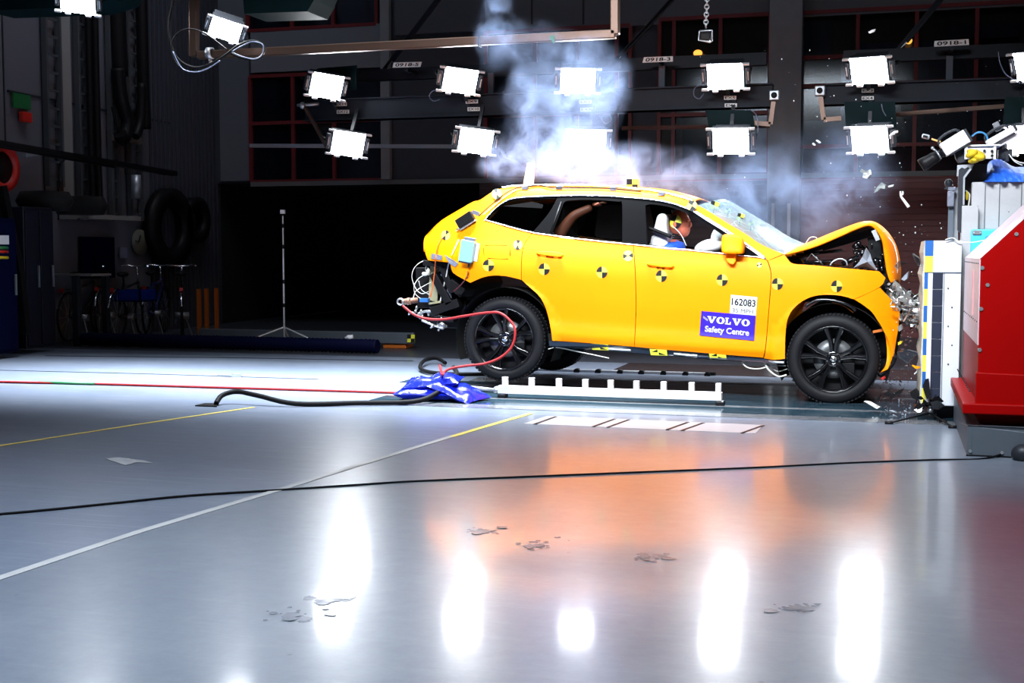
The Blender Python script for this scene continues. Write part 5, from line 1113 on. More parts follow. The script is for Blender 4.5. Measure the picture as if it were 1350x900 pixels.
# ================================================================= equipment taped to the car
bx = thing('data_logger', 'small black box taped beside the rear window corner of the orange car', 'recording box', S(613, 290))
mb = MB(); R = Matrix.Rotation(math.radians(-31), 3, 'Y'); c = S(613.5, 289.5, -0.05); mb.box(c, (0.165, 0.07, 0.085), R); mb.build('casing', M['black'], bx, 0.006)
mb = MB(); mb.box(c+Vector((0.0, 0.012, -0.012)), (0.17, 0.05, 0.10), R); mb.build('bracket', M['alu'], bx, 0.003)
mb = MB(); mb.box(c+R @ Vector((0.115, 0.0, 0.0)), (0.07, 0.012, 0.035), Matrix.Rotation(math.radians(20), 3, 'Y')); mb.build('tape', M['tape'], bx)
mb = MB(); mb.cone(c+R @ Vector((-0.085, 0, -.03)), c+R @ Vector((-0.13, 0, -.04)), .010, .007, 10); mb.build('plug', M['chrome'], bx)
bx = thing('data_logger', 'pale blue metal box taped above the rear wheel arch of the orange car', 'recording box', S(617, 331))
mb = MB(); R = Matrix.Rotation(math.radians(9), 3, 'Y'); c = S(616.3, 331, -0.05); mb.box(c, (0.125, 0.07, 0.19), R); mb.build('casing', M['bluebox'], bx, 0.004)
mb = MB(); mb.box(c+R @ Vector((0.05, 0.03, 0.0)), (0.09, 0.02, 0.16), R); mb.build('back_plate', M['white'], bx, 0.002)
mb = MB(); mb.box(c+R @ Vector((-0.0, 0.0, -0.10)), (0.12, 0.06, 0.018), R); mb.cone(c+R @ Vector((.03, 0, -.105)), c+R @ Vector((.03, 0, -.14)), .011, .008, 10); mb.build('connector', M['steel'], bx, 0.002)
mb = MB(); mb.box(c+R @ Vector((0.01, 0.0, 0.108)), (0.10, 0.05, 0.03), R); mb.build('tape', M['tape'], bx, 0.003)
# ================================================================= dummies
def skin(name, V_, E_, R_, m, parent, lv=2):
    me = bpy.data.meshes.new(name); o = bpy.data.objects.new(name, me); COL.objects.link(o)
    me.from_pydata(V_, E_, []); sk = o.modifiers.new('s', 'SKIN'); su = o.modifiers.new('u', 'SUBSURF'); su.levels = lv; su.render_levels = lv
    for i, r in enumerate(R_): me.skin_vertices[0].data[i].radius = (r, r) if not hasattr(r, '__len__') else r
    me.skin_vertices[0].data[0].use_root = True
    bpy.context.view_layer.update()
    m2 = bpy.data.meshes.new_from_object(o.evaluated_get(bpy.context.evaluated_depsgraph_get())); bpy.data.objects.remove(o)
    mb = MB(); mb.add([v.co.copy() for v in m2.vertices], [tuple(p.vertices) for p in m2.polygons], 0, True); bpy.data.meshes.remove(m2)
    return mb
def dummy(label, head, m, yd, turn, arm=None, vest=None):
    """head: centre px; seated figure facing +x"""
    H_ = at(*head, Y(yd)); t = thing('crash_test_dummy', label, 'crash test dummy', H_+Vector((-.1, 0, -.75)))
    V_ = [H_+Vector(p) for p in [(-.08, 0, -.62), (-.07, 0, -.42), (-.05, 0, -.24), (-.02, 0, -.15), (.0, 0, -.08),
          (-.05, -.19, -.24), (.08, -.24, -.42), (.30, -.18, -.40), (-.05, .19, -.24), (.08, .24, -.42), (.30, .18, -.40),
          (.34, -.12, -.62), (.42, -.12, -.9), (.34, .12, -.62), (.42, .12, -.9)]]
    E_ = [(0,1),(1,2),(2,3),(3,4),(2,5),(5,6),(6,7),(2,8),(8,9),(9,10),(0,11),(11,12),(0,13),(13,14)]
    R_ = [.13, .125, .12, .034, .03, .06, .045, .035, .06, .045, .035, .07, .05, .07, .05]
    if arm:
        for k, (x, y, d) in zip((5, 6, 7), arm): V_[k] = at(x, y, Y(d))
    mb = skin('body', V_, E_, R_, m, t)
    # head: skull, face with brow, nose, chin and ears
    R = Matrix.Rotation(turn, 3, 'Z')
    def h(p): return H_+R @ Vector(p)
    mb.ball(H_, (0.098, 0.078, 0.115), 22, 16, rot=R); mb.ball(h((.035, 0, -.055)), (0.065, 0.062, 0.075), 18, 12)
    mb.ball(h((.10, 0, -.015)), (.020, .013, .028), 10, 8); mb.ball(h((.088, 0, .025)), (.018, .05, .012), 10, 8); mb.ball(h((.088, 0, -.062)), (.014, .028, .009), 10, 8)
    for s_ in (-1, 1): mb.ball(h((-.005, s_*.078, -.01)), (.022, .008, .03), 10, 8); mb.ball(h((.084, s_*.03, .006)), (.012, .015, .008), 8, 6)
    mb.build('body', m, t)
    nk = MB()
    for i in range(5): nk.lathe(H_+Vector((-.012, 0, -.10-.018*i)), (0, 0, 1), [(-.006, .03), (-.006, .05), (.006, .05), (.006, .03)], 20, closed=True)
    nk.build('neck', M['black'], t)
    hands = MB()
    for k in (7, 10):
        w_ = V_[k]; d_ = (V_[k]-V_[k-1]).normalized(); side = d_.cross(Vector((0, 0, 1))); side = side.normalized() if side.length > .1 else Vector((0, 1, 0))
        hands.ball(w_+d_*.045, (.045, .035, .022), 10, 8)
        for q, ln in enumerate((.055, .065, .06, .048)):
            b0 = w_+d_*.075+side*(q-1.5)*.018; hands.tube([b0, b0+d_*ln*.6-Vector((0, 0, .006)), b0+d_*ln-Vector((0, 0, .022))], .008, 6)
        b0 = w_+d_*.02+side*.035; hands.tube([b0, b0+side*.025+d_*.02, b0+side*.03+d_*.05], .009, 6)
    hands.build('hands', m, t)
    if vest:
        vv = skin('shirt', [v.copy() for v in V_[:4]]+[V_[5].copy(), V_[8].copy(), V_[5]*.5+V_[6]*.5, V_[8]*.5+V_[9]*.5], [(0,1),(1,2),(2,3),(2,4),(2,5),(4,6),(5,7)], [.145, .142, .135, .07, .078, .078, .068, .068], vest, t)
        vv.build('shirt', vest, t)
    return t, H_
d1, H1 = dummy('front-seat dummy in a blue shirt with a yellow and black target on its head', (895.5, 294), M['skin'], .52, -0.25, vest=M['shirt'])
mb = MB()
for i in range(24):
    a0 = 2*math.pi*i/24; a1 = 2*math.pi*(i+1)/24; k = int((a0+0.5)/(math.pi/2)) % 2
    def hp(a, r): v = Vector((math.cos(a)*r*.95-.004, -.068, math.sin(a)*r+.01)); v.y = -math.sqrt(max(0, 1-((v.x)/.1)**2-((v.z)/.118)**2))*.079-.006; return H1+Matrix.Rotation(-0.25, 3, 'Z') @ v
    mb.add([hp(0, 0), hp(a0, .06), hp(a1, .06)], [(0, 1, 2)], k)
mb.build('head_target', [M['yellow'], M['tgrey']], d1)
mb = MB(); mb.tube([H1+Vector(p) for p in [(-.09, -.10, 0), (-.11, -.1, -.08), (-.2, -.11, -.14), (-.25, -.1, -.2)]], .005, 6); mb.tube([H1+Vector(p) for p in [(-.05, -.1, -.02), (.03, -.1, -.1), (.08, -.1, -.2)]], .004, 6); mb.build('sensor_lead', M['wire'], d1)
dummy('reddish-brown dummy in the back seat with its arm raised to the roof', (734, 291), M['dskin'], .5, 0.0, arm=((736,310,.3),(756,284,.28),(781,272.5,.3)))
# =================================================================== THE BARRIER
YK = 10.0
def k(x, y, d=0.0): return at(x, y, YK+d)
blk = thing('barrier_block', 'white deformable barrier block with blue, yellow and slate stripes down its near side', 'barrier block', k(1240, 540))
xl = k(1217.5, 420).x; xr = k(1266, 420).x; zt = k(1240, 317).z; zb = k(1250, 535).z; DB = 1.3
mb = MB(); mb.bbox((xl, YK, zb), (xr, YK+DB, zt)); mb.build('core', M['blockwhite'], blk, .006)
mb = MB(); n = 14
vs = []
for i in range(n+1):
    z = zb+(zt-zb)*i/n; o_ = -.011-.004*math.sin(i*1.9)+(.014 if i == n else 0)
    vs += [(xl+o_, YK+.012, z), (xl+o_+.01*math.sin(i*2.7), YK+DB, z), (xl+.002, YK+.012, z), (xl+.002, YK+DB, z)]
fs = []
for i in range(n): a = 4*i; fs += [(a, a+1, a+5, a+4), (a+2, a, a+4, a+6), (a+1, a+3, a+7, a+5)]
mb.add(vs, fs+[(0, 2, 3, 1), (4*n, 4*n+1, 4*n+3, 4*n+2)]); mb.build('impact_face', M['honey'], blk)
# stripes on the near side
zs = [k(1225, y).z for y in (317, 337.5, 359)]; xs1 = k(1230.5, 380).x
def st(x0, x1, z0, z1, m, nm, d=.004): mb = MB(); mb.bbox((x0, YK-d, z1), (x1, YK+.001, z0)); mb.build(nm, m, blk)
st(xl, k(1230.5, 330).x, zs[0], zs[1], M['sblue'], 'blue_mark'); st(xl, k(1230.5, 330).x, zs[1], zs[2], M['syel'], 'yellow_mark')
z = zs[2]; dz = (zs[2]-zb)/8.05; i = 0
while z > zb+.04:
    st(xl, k(1222.3, 420).x, z, max(z-dz, zb), M['sblue'] if i % 2 == 0 else M['syel'], 'blue_mark' if i % 2 == 0 else 'yellow_mark'); z -= dz; i += 1
z = zs[2]; 
st(k(1222.3, 420).x, k(1228.3, 420).x, zs[2], zb, mat('strip_pale', (.55, .55, .62), .5), 'pale_strip')
i = 0
while z > zb+.02: st(k(1228.5, 420).x, k(1241.8, 420).x, z-.003, max(z-dz+.003, zb), M['sblack'], 'slate_mark', .006); z -= dz; i += 1
st(xl, xr, zs[2]+.003, zs[2]-.003, M['basegrey'], 'seam', .007); st(k(1243, 420).x, k(1244, 420).x, zs[2], zb, M['basegrey'], 'seam', .003)
for i in range(6): p = k(1250+(i % 2)*5, 380+i*25); mb = MB(); mb.cone(p-Vector((0, .004, 0)), p+Vector((0, .002, 0)), .006, n=8); mb.build('rivet', M['steel'], blk)
mb = MB(); mb.bbox(k(1235, 536, .15), k(1257, 548, .8)); mb.build('support', M['steel'], blk)
# barrier body: red steel housing on a grey plinth
YN = fl(1274.5, 601.5).y
def nr(x, y, d=0.0): return at(x, y, YN+.04+d)
bar_ = thing('crash_barrier', 'red steel crash barrier housing on a grey plinth at the right edge', 'crash barrier', fl(1300, 600))
XE = nr(1290, 450).x; ZT0 = nr(1291, 341).z; pz = nr(1350, 289.5); X2 = 2.6
sl = (pz.z-ZT0)/(pz.x-XE); zbt = nr(1300, 533).z
DEP = YK-YN-.08
prof = [Vector((XE, YN+.04, zbt)), Vector((XE, YN+.04, ZT0)), Vector((XE+1.2, YN+.04, ZT0+sl*1.2)), Vector((X2, YN+.04, ZT0+sl*1.2)), Vector((X2, YN+.04, zbt))]
mb = MB(); mb.prism(prof, (0, DEP, 0)); mb.build('housing', M['red'], bar_, .012)
# end and sloping edge: light on the red put into pale colours
wm = mat('lit_pink_red', (0.62, 0.30, 0.32), .4, .2, var=.35, vscale=7)  # pinkish copy of the red, lit tone put into the colour
mb = MB(); zlo = nr(1290, 455).z; mb.bbox((XE-.005, YN+.05, zlo), (XE+.001, YN+DEP, ZT0)); mb.add([Vector((XE-.004, YN+.045, ZT0-.0)), Vector((XE-.004, YN+DEP, ZT0)), Vector((XE+1.2, YN+DEP, ZT0+sl*1.2+.006)), Vector((XE+1.2, YN+.045, ZT0+sl*1.2+.006))], [(0,1,2,3)]); mb.build('lit_face', mat('lit_pale_red', (.62, .50, .54), .4, .2, var=.2, vscale=8), bar_)
mb = MB()
for zz in (ZT0-.03, nr(1290, 425).z):
    for j in range(9): mb.ball((XE-.006, YN+.15+j*DEP/9.5, zz), .005, 6, 4)
for j in range(14): mb.ball((XE-.04, YN+.1+j*DEP/14.5, zbt+.075), .006, 6, 4)
mb.build('rivets', M['steel'], bar_)
mb = MB(); 
for zz in (ZT0-.08,): mb.bbox((XE-.012, YN+.55, nr(1290,420).z), (XE, YN+.60, zz))
mb.build('hinge_bar', wm, bar_)
for x, y in ((1295, 353), (1293.5, 407), (1291.5, 461), (1302, 375.5), (1340, 308.5)): p = nr(x, y); mb = MB(); mb.cone(p-Vector((0, .006, 0)), p+Vector((0, .01, 0)), .012, .012, 10); mb.build('bolt', M['alu'], bar_)
# fold: lower lip of near face
zf = nr(1320, 491).z; mb = MB(); mb.prism([Vector((XE-.012, YN+.04, zf)), Vector((X2, YN+.04, zf-.05)), Vector((X2, YN+.04, zbt)), Vector((XE-.012, YN+.04, zbt))], (0, -.028, 0)); mb.build('lower_plate', M['red'], bar_, .006)
mb = MB(); mb.bbox((XE-.085, YN-.02, zbt-.055), (X2, YN+DEP, zbt+.01)); mb.build('flange', M['red'], bar_, .008)
mb = MB(); mb.prism([Vector((XE-.02, YN+.12, zbt-.05)), Vector((X2, YN+.12, zbt-.05)), Vector((X2, YN+.12, .15)), Vector((XE+.05, YN+.12, .15))], (0, DEP-.2, 0)); mb.build('skirt', M['red'], bar_)
XP = fl(1274.5, 601.5).x; zp = at(1275, 560.5, YN).z
mb = MB(); mb.bbox((XP, YN, 0.0), (X2, YN+.03, zp)); mb.bbox((XP, YN, 0), (XP+.03, YN+DEP+.1, zp)); mb.bbox((XP, YN, zp-.012), (X2, YN+DEP, zp-.002)); mb.build('plinth', M['basegrey'], bar_, .008)
mb = MB(); mb.bbox((XP-.004, YN-.004, 0.0), (X2, YN+.01, .012)); mb.build('plinth_seal', M['black'], bar_)
for x, y in ((1279, 594.5), (1321, 596.5)): p = at(x, y, YN); mb = MB(); mb.cone(p-Vector((0, .006, 0)), p+Vector((0, .005, 0)), .010, n=10); mb.build('plinth_bolt', M['galv'], bar_)
mb = MB(); mb.ball(at(1349, 598, YN-.08), (.07, .06, .06), 14, 10); one(mb, 'cable_weight', M['steel'], 'dark rounded weight on the floor by the plinth at the right edge', 'weight')
# column, boards and cases on top of the barrier
mb = MB(); mb.bbox(at(1268.5, 271, 10.25), at(1281, 540, 10.45)); one(mb, 'board_post', M['timber'], 'narrow worn white upright board between the block and the cyan case', 'board', bevel=.004)
mb = MB(); a = at(1281.5, 240, 10.35); b = at(1372, 302, 10.35); mb.bbox((a.x, 10.35, b.z), (b.x, 11.6, a.z))
o = thing('ballast_box', 'weathered white plank box under the blue tarp', 'box', (a+b)/2); mb.build('planks', M['timber'], o, .006)
for x in (1299, 1318, 1347): mb = MB(); p = at(x, 250, 10.345); mb.bbox((p.x-.003, 10.345, b.z), (p.x+.003, 10.352, a.z-.01)); mb.build('plank_gap', M['basegrey'], o)
cs = thing('instrument_case', 'cyan instrument case between the white board and the red slope', 'case', at(1300, 345, 10.2)); a = at(1280.5, 302, 10.2); b = at(1372, 375, 10.2)
mb = MB(); mb.bbox((a.x, 10.22, b.z), (b.x, 11.2, a.z)); mb.build('casing', M['cyan'], cs, .012)
mb = MB(); mb.bbox(at(1282.5, 303.5, 10.21), at(1293.5, 309.5, 10.24)); mb.build('catch', M['grey'], cs, .004)
for x in (1284, 1292.5): mb = MB(); p = at(x, 306.5, 10.205); mb.cone(p, p+Vector((0, .01, 0)), .006, n=8); mb.build('screw', M['alu'], cs)
mb = MB(); q = [(1300,312),(1320,311.5),(1316,316),(1300,328)]; mb.tube([at(x, y, 10.21) for x, y in q+[q[0]]], .008, 6, smooth=False); mb.build('moulding', mat('cyan_dark', (.03, .30, .5), .4), cs)
mb = MB(); mb.bbox((k(1262, 540).x, 10.5, 0), (X2, 12.4, b.z+.05)); one(mb, 'barrier_backing', mat('backing_grey', (.30, .30, .32), .6), 'grey steel backing mass behind the red housing', 'backing', bevel=.01)
# dark bracket and posts left of the planks
bk = thing('camera_bracket', 'dark slanting steel bracket that carries the camera shelf above the barrier', 'bracket', at(1265, 315, 10.3))
mb = MB(); mb.prism([at(x, y, 10.3) for x, y in [(1264,220),(1279,222),(1271,234),(1270.5,306),(1267,307),(1262.5,303)]], (0, .10, 0)); mb.build('arm', M['steel'], bk, .004)
mb = MB(); mb.prism([at(x, y, 10.29) for x, y in [(1262.5,217.5),(1284,216.5),(1281,222.5),(1276,220),(1272,222.5),(1268,220.5),(1264,224),(1263.5,232),(1262,232)]], (0, .08, 0)); mb.build('toothed_edge', M['galv'], bk)
mb = MB(); mb.bar(at(1280, 222, 10.28), at(1271, 234, 10.28), .015); mb.bar(at(1271, 234, 10.28), at(1270.3, 270, 10.28), .012); mb.build('flange_edge', M['galv'], bk)
mb = MB(); mb.prism([at(x, y, 10.45) for x, y in [(1272,216),(1302,216),(1300,240),(1281,244),(1281,302),(1270,302),(1270,240)]], (0, .3, 0)); mb.build('housing', M['black'], bk)
mb = MB(); mb.tube([at(x, y, 10.4) for x, y in [(1273,251),(1278,256),(1278,262),(1277,271)]], .006, 6); mb.build('lead', M['wire'], bk)
mb = MB(); mb.ball(at(1274.8, 258, 10.38), (.012, .012, .035), 8, 8); mb.build('plug', M['yrag'], bk)
pp = thing('sensor_post', 'slim grey post with a small clamp head left of the dark bracket', 'post', at(1254, 316, 10.6))
mb = MB(); mb.bbox(at(1251, 250, 10.6), at(1256, 318, 10.65)); mb.build('post', mat('post_slate', (.10, .12, .15), .4, .4), pp)
mb = MB(); mb.prism([at(x, y, 10.66) for x, y in [(1256,252),(1263,246),(1263,318),(1256,318)]], (0, .03, 0)); mb.build('fin', M['galv'], pp)
mb = MB(); mb.box(at(1253.5, 262, 10.58), (.05, .06, .12)); mb.box(at(1255, 249, 10.58), (.06, .05, .03)); mb.build('tape', M['tape'], pp, .006)
mb = MB(); mb.ball(at(1250.5, 241.5, 10.58), (.032, .03, .035), 10, 8); mb.box(at(1250, 246, 10.58), (.03, .03, .04)); mb.bar(at(1244.5, 248.5, 10.58), at(1256, 248, 10.58), .012); mb.build('clamp_head', M['steel'], pp)
# blue tarp draped on the box
mb = MB(); n, m_ = 26, 12; vs = []
tp = [(1296,240),(1299,228),(1303,215),(1309,210.5),(1317,209.5),(1325,213),(1335,219),(1345,220),(1372,217)]
T = cat([Vector(p) for p in tp], 4); bt_ = [Vector((1296+(1372-1296)*i/(len(T)-1), 239.5)) for i in range(len(T))]
for i, (a, b) in enumerate(zip(T, bt_)):
    for j in range(m_+1):
        t_ = j/m_; q = a*(1-t_)+b*t_; dd = -.05+.55*(1-t_)**1.5+.03*math.sin(i*.9+j*.6)+.02*math.sin(i*2.3)
        vs.append(at(q.x, q.y, 10.35+dd*(1 if j else 1)))
W_ = m_+1; mb.add(vs, [(i*W_+j, i*W_+j+1, (i+1)*W_+j+1, (i+1)*W_+j) for i in range(len(T)-1) for j in range(m_)], 0, True)
a = [vs[i*W_] for i in range(len(T))]; back = [Vector((p.x, 11.3, p.z-.1)) for p in a]; L0 = len(a)
mb.add(a+back, [(i, i+1, L0+i+1, L0+i) for i in range(L0-1)], 0, True)
one(mb, 'blue_tarp', M['tarp'], 'bright blue tarp crumpled on top of the white plank box', 'tarp')
# high-speed cameras
def hs_camera(lab, cx, cy, Yp, ang, ln, ht, lens=True):
    c = at(cx, cy, Yp); t = thing('high_speed_camera', lab, 'camera', c, 'cameras on top of the barrier'); R = Matrix.Rotation(ang, 3, 'Y'); s_ = Yp/1640
    def q(x, z, y=0): return c+R @ Vector((x*s_, y, z*s_))
    mb = MB(); mb.box(q(0, 0), (ln*s_, .12, ht*s_), R); mb.build('body', M['white'], t, .006)
    mb = MB(); mb.box(q(ln/2+1.5, 0), (3*s_, .11, ht*s_*.95), R); mb.box(q(2, -ht/2-1), (ln*.8*s_, .10, 1.6*s_), R); mb.build('rear_panel', M['steel'], t, .003)
    mb = MB(); mb.tube([q(-ln/2+1, ht/2), q(-ln/2+3, ht/2+5), q(-2, ht/2+7), q(ln/2-7, ht/2+5), q(ln/2-5, ht/2)], .010, 8); mb.build('handle', M['steel'], t)
    if lens:
        mb = MB(); ax = R @ Vector((-1, 0, 0)); mb.lathe(q(-ln/2, -2), ax, [(0, .035), (.02, .035), (.02, .028), (.05, .028), (.05, .042), (.09, .046), (.10, .044), (.15, .050), (.19, .052), (.19, .044), (.17, .001)], 28); mb.build('lens', M['black'], t)
        mb = MB(); mb.lathe(q(-ln/2, -2)+ax*.035, ax, [(0, .03), (0, .036), (.012, .036), (.012, .03)], 24, closed=True); mb.cone(q(-ln/2-6, 3), q(-ln/2-8, 8), .008, n=8); mb.ball(q(-ln/2-8, 9), .012, 8, 6); mb.build('lens_ring', M['galv'], t)
    return t, q
t, q = hs_camera('white camera tilted down at the bonnet, black lens pointing left', 1258.5, 189, 10.3, math.radians(-32), 32, 17)
mb = MB(); mb.bar(at(1240, 187, 10.3), at(1228, 183, 10.3), .012); mb.build('spring_arm', mat('brass', (.6, .35, .12), .4, .5), t)
mb = MB(); mb.box(at(1220.5, 180, 10.3), (.058, .04, .035), Matrix.Rotation(.25, 3, 'Y')); mb.build('indicator', M['galv'], t, .008)
mb = MB(); mb.box(at(1220, 179.8, 10.27), (.035, .01, .016), Matrix.Rotation(.25, 3, 'Y')); mb.build('indicator_face', M['black'], t)
mb = MB(); mb.prism([at(x, y, 10.33) for x, y in [(1258,202),(1272,194),(1274,205),(1276,213),(1264,215),(1260,209)]], (0, .08, 0)); mb.build('mount', M['steel'], t, .006)
t, q = hs_camera('second white camera behind it, cut off by the glare of the lower lamp', 1319, 180, 10.4, math.radians(-30), 34, 8, False)
mb = MB(); mb.box(at(1322, 188, 10.42), (.24, .08, .035), Matrix.Rotation(math.radians(-30), 3, 'Y')); mb.build('mount_bar', M['white'], t, .004)
mb = MB(); mb.box(at(1314.5, 167, 10.45), (.045, .05, .07), Matrix.Rotation(math.radians(-25), 3, 'Y')); mb.build('viewfinder', M['grey'], t, .006)
mb = MB(); mb.tube([at(x, y, 10.35) for x, y in [(1281,180),(1288,175),(1296,175),(1301,180),(1302,186)]], .007, 6); mb.tube([at(x, y, 10.35) for x, y in [(1283,178),(1291,174),(1299,177),(1303,185)]], .006, 6); one(mb, 'camera_lead', mat('lead_blue', (.03, .20, .45), .4), 'blue lead arching between the two white cameras', 'lead')
sh = thing('camera_shelf', 'white perforated shelf plate under the two cameras', 'shelf', at(1292, 210, 10.3))
mb = MB(); mb.bbox(at(1272, 193, 10.28), at(1313, 195.5, 10.7)); mb.bbox(at(1272, 193, 10.27), at(1275, 210, 10.30)); mb.bbox(at(1310, 193, 10.27), at(1312.5, 210, 10.30)); mb.bbox(at(1274.8, 195.5, 10.285), at(1310.2, 209, 10.30)); mb.build('plate', M['white'], sh)
mb = MB()
for x, y in ((1277, 199), (1277, 204.5), (1308, 199), (1308, 205), (1287, 198.5), (1298, 198.5)): p = at(x, y, 10.265); mb.cone(p, p+Vector((0, .02, 0)), .010, n=10)
mb.build('holes', M['black'], sh)
mb = MB(); p = at(1292, 206, 10.2)
for i in range(7): mb.ball(p+Vector((random.uniform(-.07, .07), random.uniform(-.02, .02), random.uniform(-.03, .03))), (random.uniform(.03, .06), .04, random.uniform(.02, .035)), 12, 8, rot=Matrix.Rotation(random.uniform(-.5, .5), 3, 'Y'))
one(mb, 'yellow_strap', M['yrag'], 'yellow strap bundled under the white camera shelf', 'strap')
t = thing('mount_clamp', 'dark clamp post beside the blue tarp under the second camera', 'clamp', at(1326, 212, 10.45)); mb = MB(); mb.box(at(1321, 203, 10.5), (.06, .06, .08)); mb.box(at(1330, 201, 10.5), (.05, .05, .05)); mb.bar(at(1327, 200, 10.48), at(1327.5, 213, 10.48), .03); mb.build('clamp', M['steel'], t, .004)
mb = MB()
for pts in ([(1330,203),(1336,210),(1345,214),(1352,215)], [(1332,206),(1338,213),(1348,218)], [(1335,196),(1342,199),(1349,196),(1346,192)]): mb.tube([at(x, y, 10.45) for x, y in pts], .004, 5)
mb.build('leads', M['wire'], t)
mb = MB(); mb.tube([at(x, y, 9.97) for x, y in [(1246,316),(1256,313.5),(1264,318),(1280,319.5),(1296,317),(1312,314.5)]], .004, 6); one(mb, 'pale_lead', M['wire'], 'thin pale lead strung from the block top across the cyan case', 'lead')
# floor stand by the block
fs_ = thing('floor_stand', 'low black three-legged stand on the floor at the foot of the block', 'stand', fl(1225, 554)); c = fl(1226, 553)+Vector((0, 0, .05))
for x, y in ((1172, 559.5), (1243, 557), (1256, 565)):
    e_ = fl(x, y)+Vector((0, 0, .012)); mb = MB(); mb.cone(c, e_, .007, n=6); g_ = mb.build('leg', M['black'], fs_)
    mb = MB(); mb.cone(e_+Vector((-.03, 0, 0)), e_+Vector((.03, 0, 0)), .013, n=8); mb.build('foot', M['black'], g_)
mb = MB(); mb.cone(c-Vector((0, 0, .02)), c+Vector((0, 0, .16)), .012, n=8); mb.ball(c+Vector((0, 0, .02)), .025, 8, 6); mb.build('column', M['galv'], fs_)
mb = MB()
for _ in range(14): shard_mesh(mb, at(random.uniform(1208, 1236), random.uniform(522, 541), YK-.12+random.uniform(0, .1)), random.uniform(.03, .06))
mb.build('head', M['gloss_black'], fs_)
mb = MB(); mb.prism([at(x, y, YK-.06) for x, y in [(1220,500),(1224.5,499),(1226,512),(1227,520),(1222,527),(1217.5,514),(1216.5,508)]], (0, .03, 0)); one(mb, 'plastic_flap', M['black'], 'torn black plastic flap against the striped edge of the block', 'plastic fragment')
# ================================================================= debris in the air and on the floor
def debris(lab, pts, Yp, m, th=.02, name='debris_fragment', grp='fragments thrown out by the crash'):
    mb = MB(); mb.prism([at(x, y, Yp) for x, y in pts], (.01, th, .004)); return one(mb, name, m, lab, 'debris', grp)
Yd = 10.9
debris('crumpled dark fragment flying high above the bonnet tip', [(1135,223),(1140,226),(1146,224),(1147,230),(1143,236),(1137,234),(1138,228),(1134,226)], Yd, M['crushed'], .05)
debris('pointed dark fragment just below and right of the highest one', [(1152,254),(1156,247),(1161,241),(1167,244),(1166,249),(1160,248),(1155,253)], Yd, M['crushed'], .04)
debris('small pale sliver beside the pointed dark fragment', [(1171,245),(1177,243.5),(1176,246),(1171,247)], Yd, M['white'], .01)
mb = MB(); mb.tube([at(x, y, Yd) for x, y in [(1187,252),(1188,259),(1193,266),(1198,273)]], lambda t_: .006+.007*t_, 8); mb.tube([at(x, y, Yd) for x, y in [(1187,257),(1190,256),(1190,252)]], .008, 6); one(mb, 'debris_fragment', M['white'], 'long white curved fragment flying right of the bonnet tip', 'debris', 'fragments thrown out by the crash')
debris('bright chip in the air above the upper lamp of plates EX3 and EX4', [(1144.5,42),(1149,39.5),(1153,38.5),(1151.5,42),(1146,44)], 12, M['white'])
mb = MB(); mb.tube([at(x, y, 12) for x, y in [(1173,180),(1178,175),(1184,173.5)]], .012, 6); mb.tube([at(x, y, 12) for x, y in [(1174,183),(1174.5,178),(1180,176)]], .009, 6); one(mb, 'debris_fragment', M['white'], 'white bent strip beside the lower lamp of plates EX3 and EX4', 'debris', 'fragments thrown out by the crash')
debris('tiny pale streak in the smoke left of the lower lamp of plates EX3 and EX4', [(1076,184.5),(1081,188),(1080,189),(1075.5,185.5)], 12, M['white'])
debris('second tiny pale streak in the smoke just left of the first', [(1071,188.5),(1074,191.5),(1073,192),(1070.5,190)], 12, M['white'])
debris('clear angular glass shard next to the striped edge of the block', [(1202.5,334),(1212,341),(1214,352),(1211,350),(1206,345)], 10.4, M['shard'], .006)
debris('clear glass shard at the tip of the folded bonnet', [(1184,344),(1195,347),(1186,352),(1183,356),(1179,351)], 10.5, M['shard'], .03)
debris('clear triangular shard in the middle of the gap below the front bumper', [(1182,464),(1196,461),(1210,465),(1196,479),(1186,472)], 10.5, M['shard'], .01)
debris('yellow plastic fragment low in front of the bumper', [(1184,451),(1189,449.5),(1188,453),(1184,455)], 10.4, M['yrag'], .03)
debris('orange sliver near the lower striped edge of the block', [(1202,481.5),(1208,484),(1215,482.5),(1215,485),(1207,486)], 10.3, M['paint'], .02)
debris('thin pale sliver in the air below the orange sliver', [(1205,492),(1209,488.5),(1208,491),(1205.5,493.5)], 10.3, M['white'])
debris('red chip in the air behind the front wheel', [(1161,498),(1165,496),(1166,499),(1163,501)], 10.5, M['redplastic'], .02)
debris('grey-black twisted fragment in the gap above the crushed metal', [(1193,362),(1197,358),(1196,367),(1192,370),(1188,368)], 10.6, M['cloth'], .04)
debris('black claw-like fragment low behind the front wheel', [(1153,527),(1160,521),(1158,528),(1154,529)], 10.2, M['black'], .03)
debris('long dark jagged fragment midway between front wheel and block, near the floor', [(1164,520),(1170,515),(1175,519),(1184,515),(1191,512),(1187,519),(1178,522),(1172,530),(1174,523)], 10.2, M['black'], .05)
debris('pale blade-like fragment lying under the front wheel', [(1139,529),(1146,530),(1159,537),(1156,539)], 10.25, M['wire'], .02)
debris('black chip in the air right of the wheel arch', [(1177,470),(1178.5,478),(1174,482),(1176,475)], 10.5, M['black'])
debris('black fragment beside the striped edge close to the floor', [(1199,517),(1206,513),(1212,519),(1210,528),(1203,525)], 10.1, M['black'], .06)
debris('grey metal fragment hanging in front of the lower bumper', [(1183,431),(1187,428),(1189,434),(1185,437)], 10.4, M['crushed'], .03)
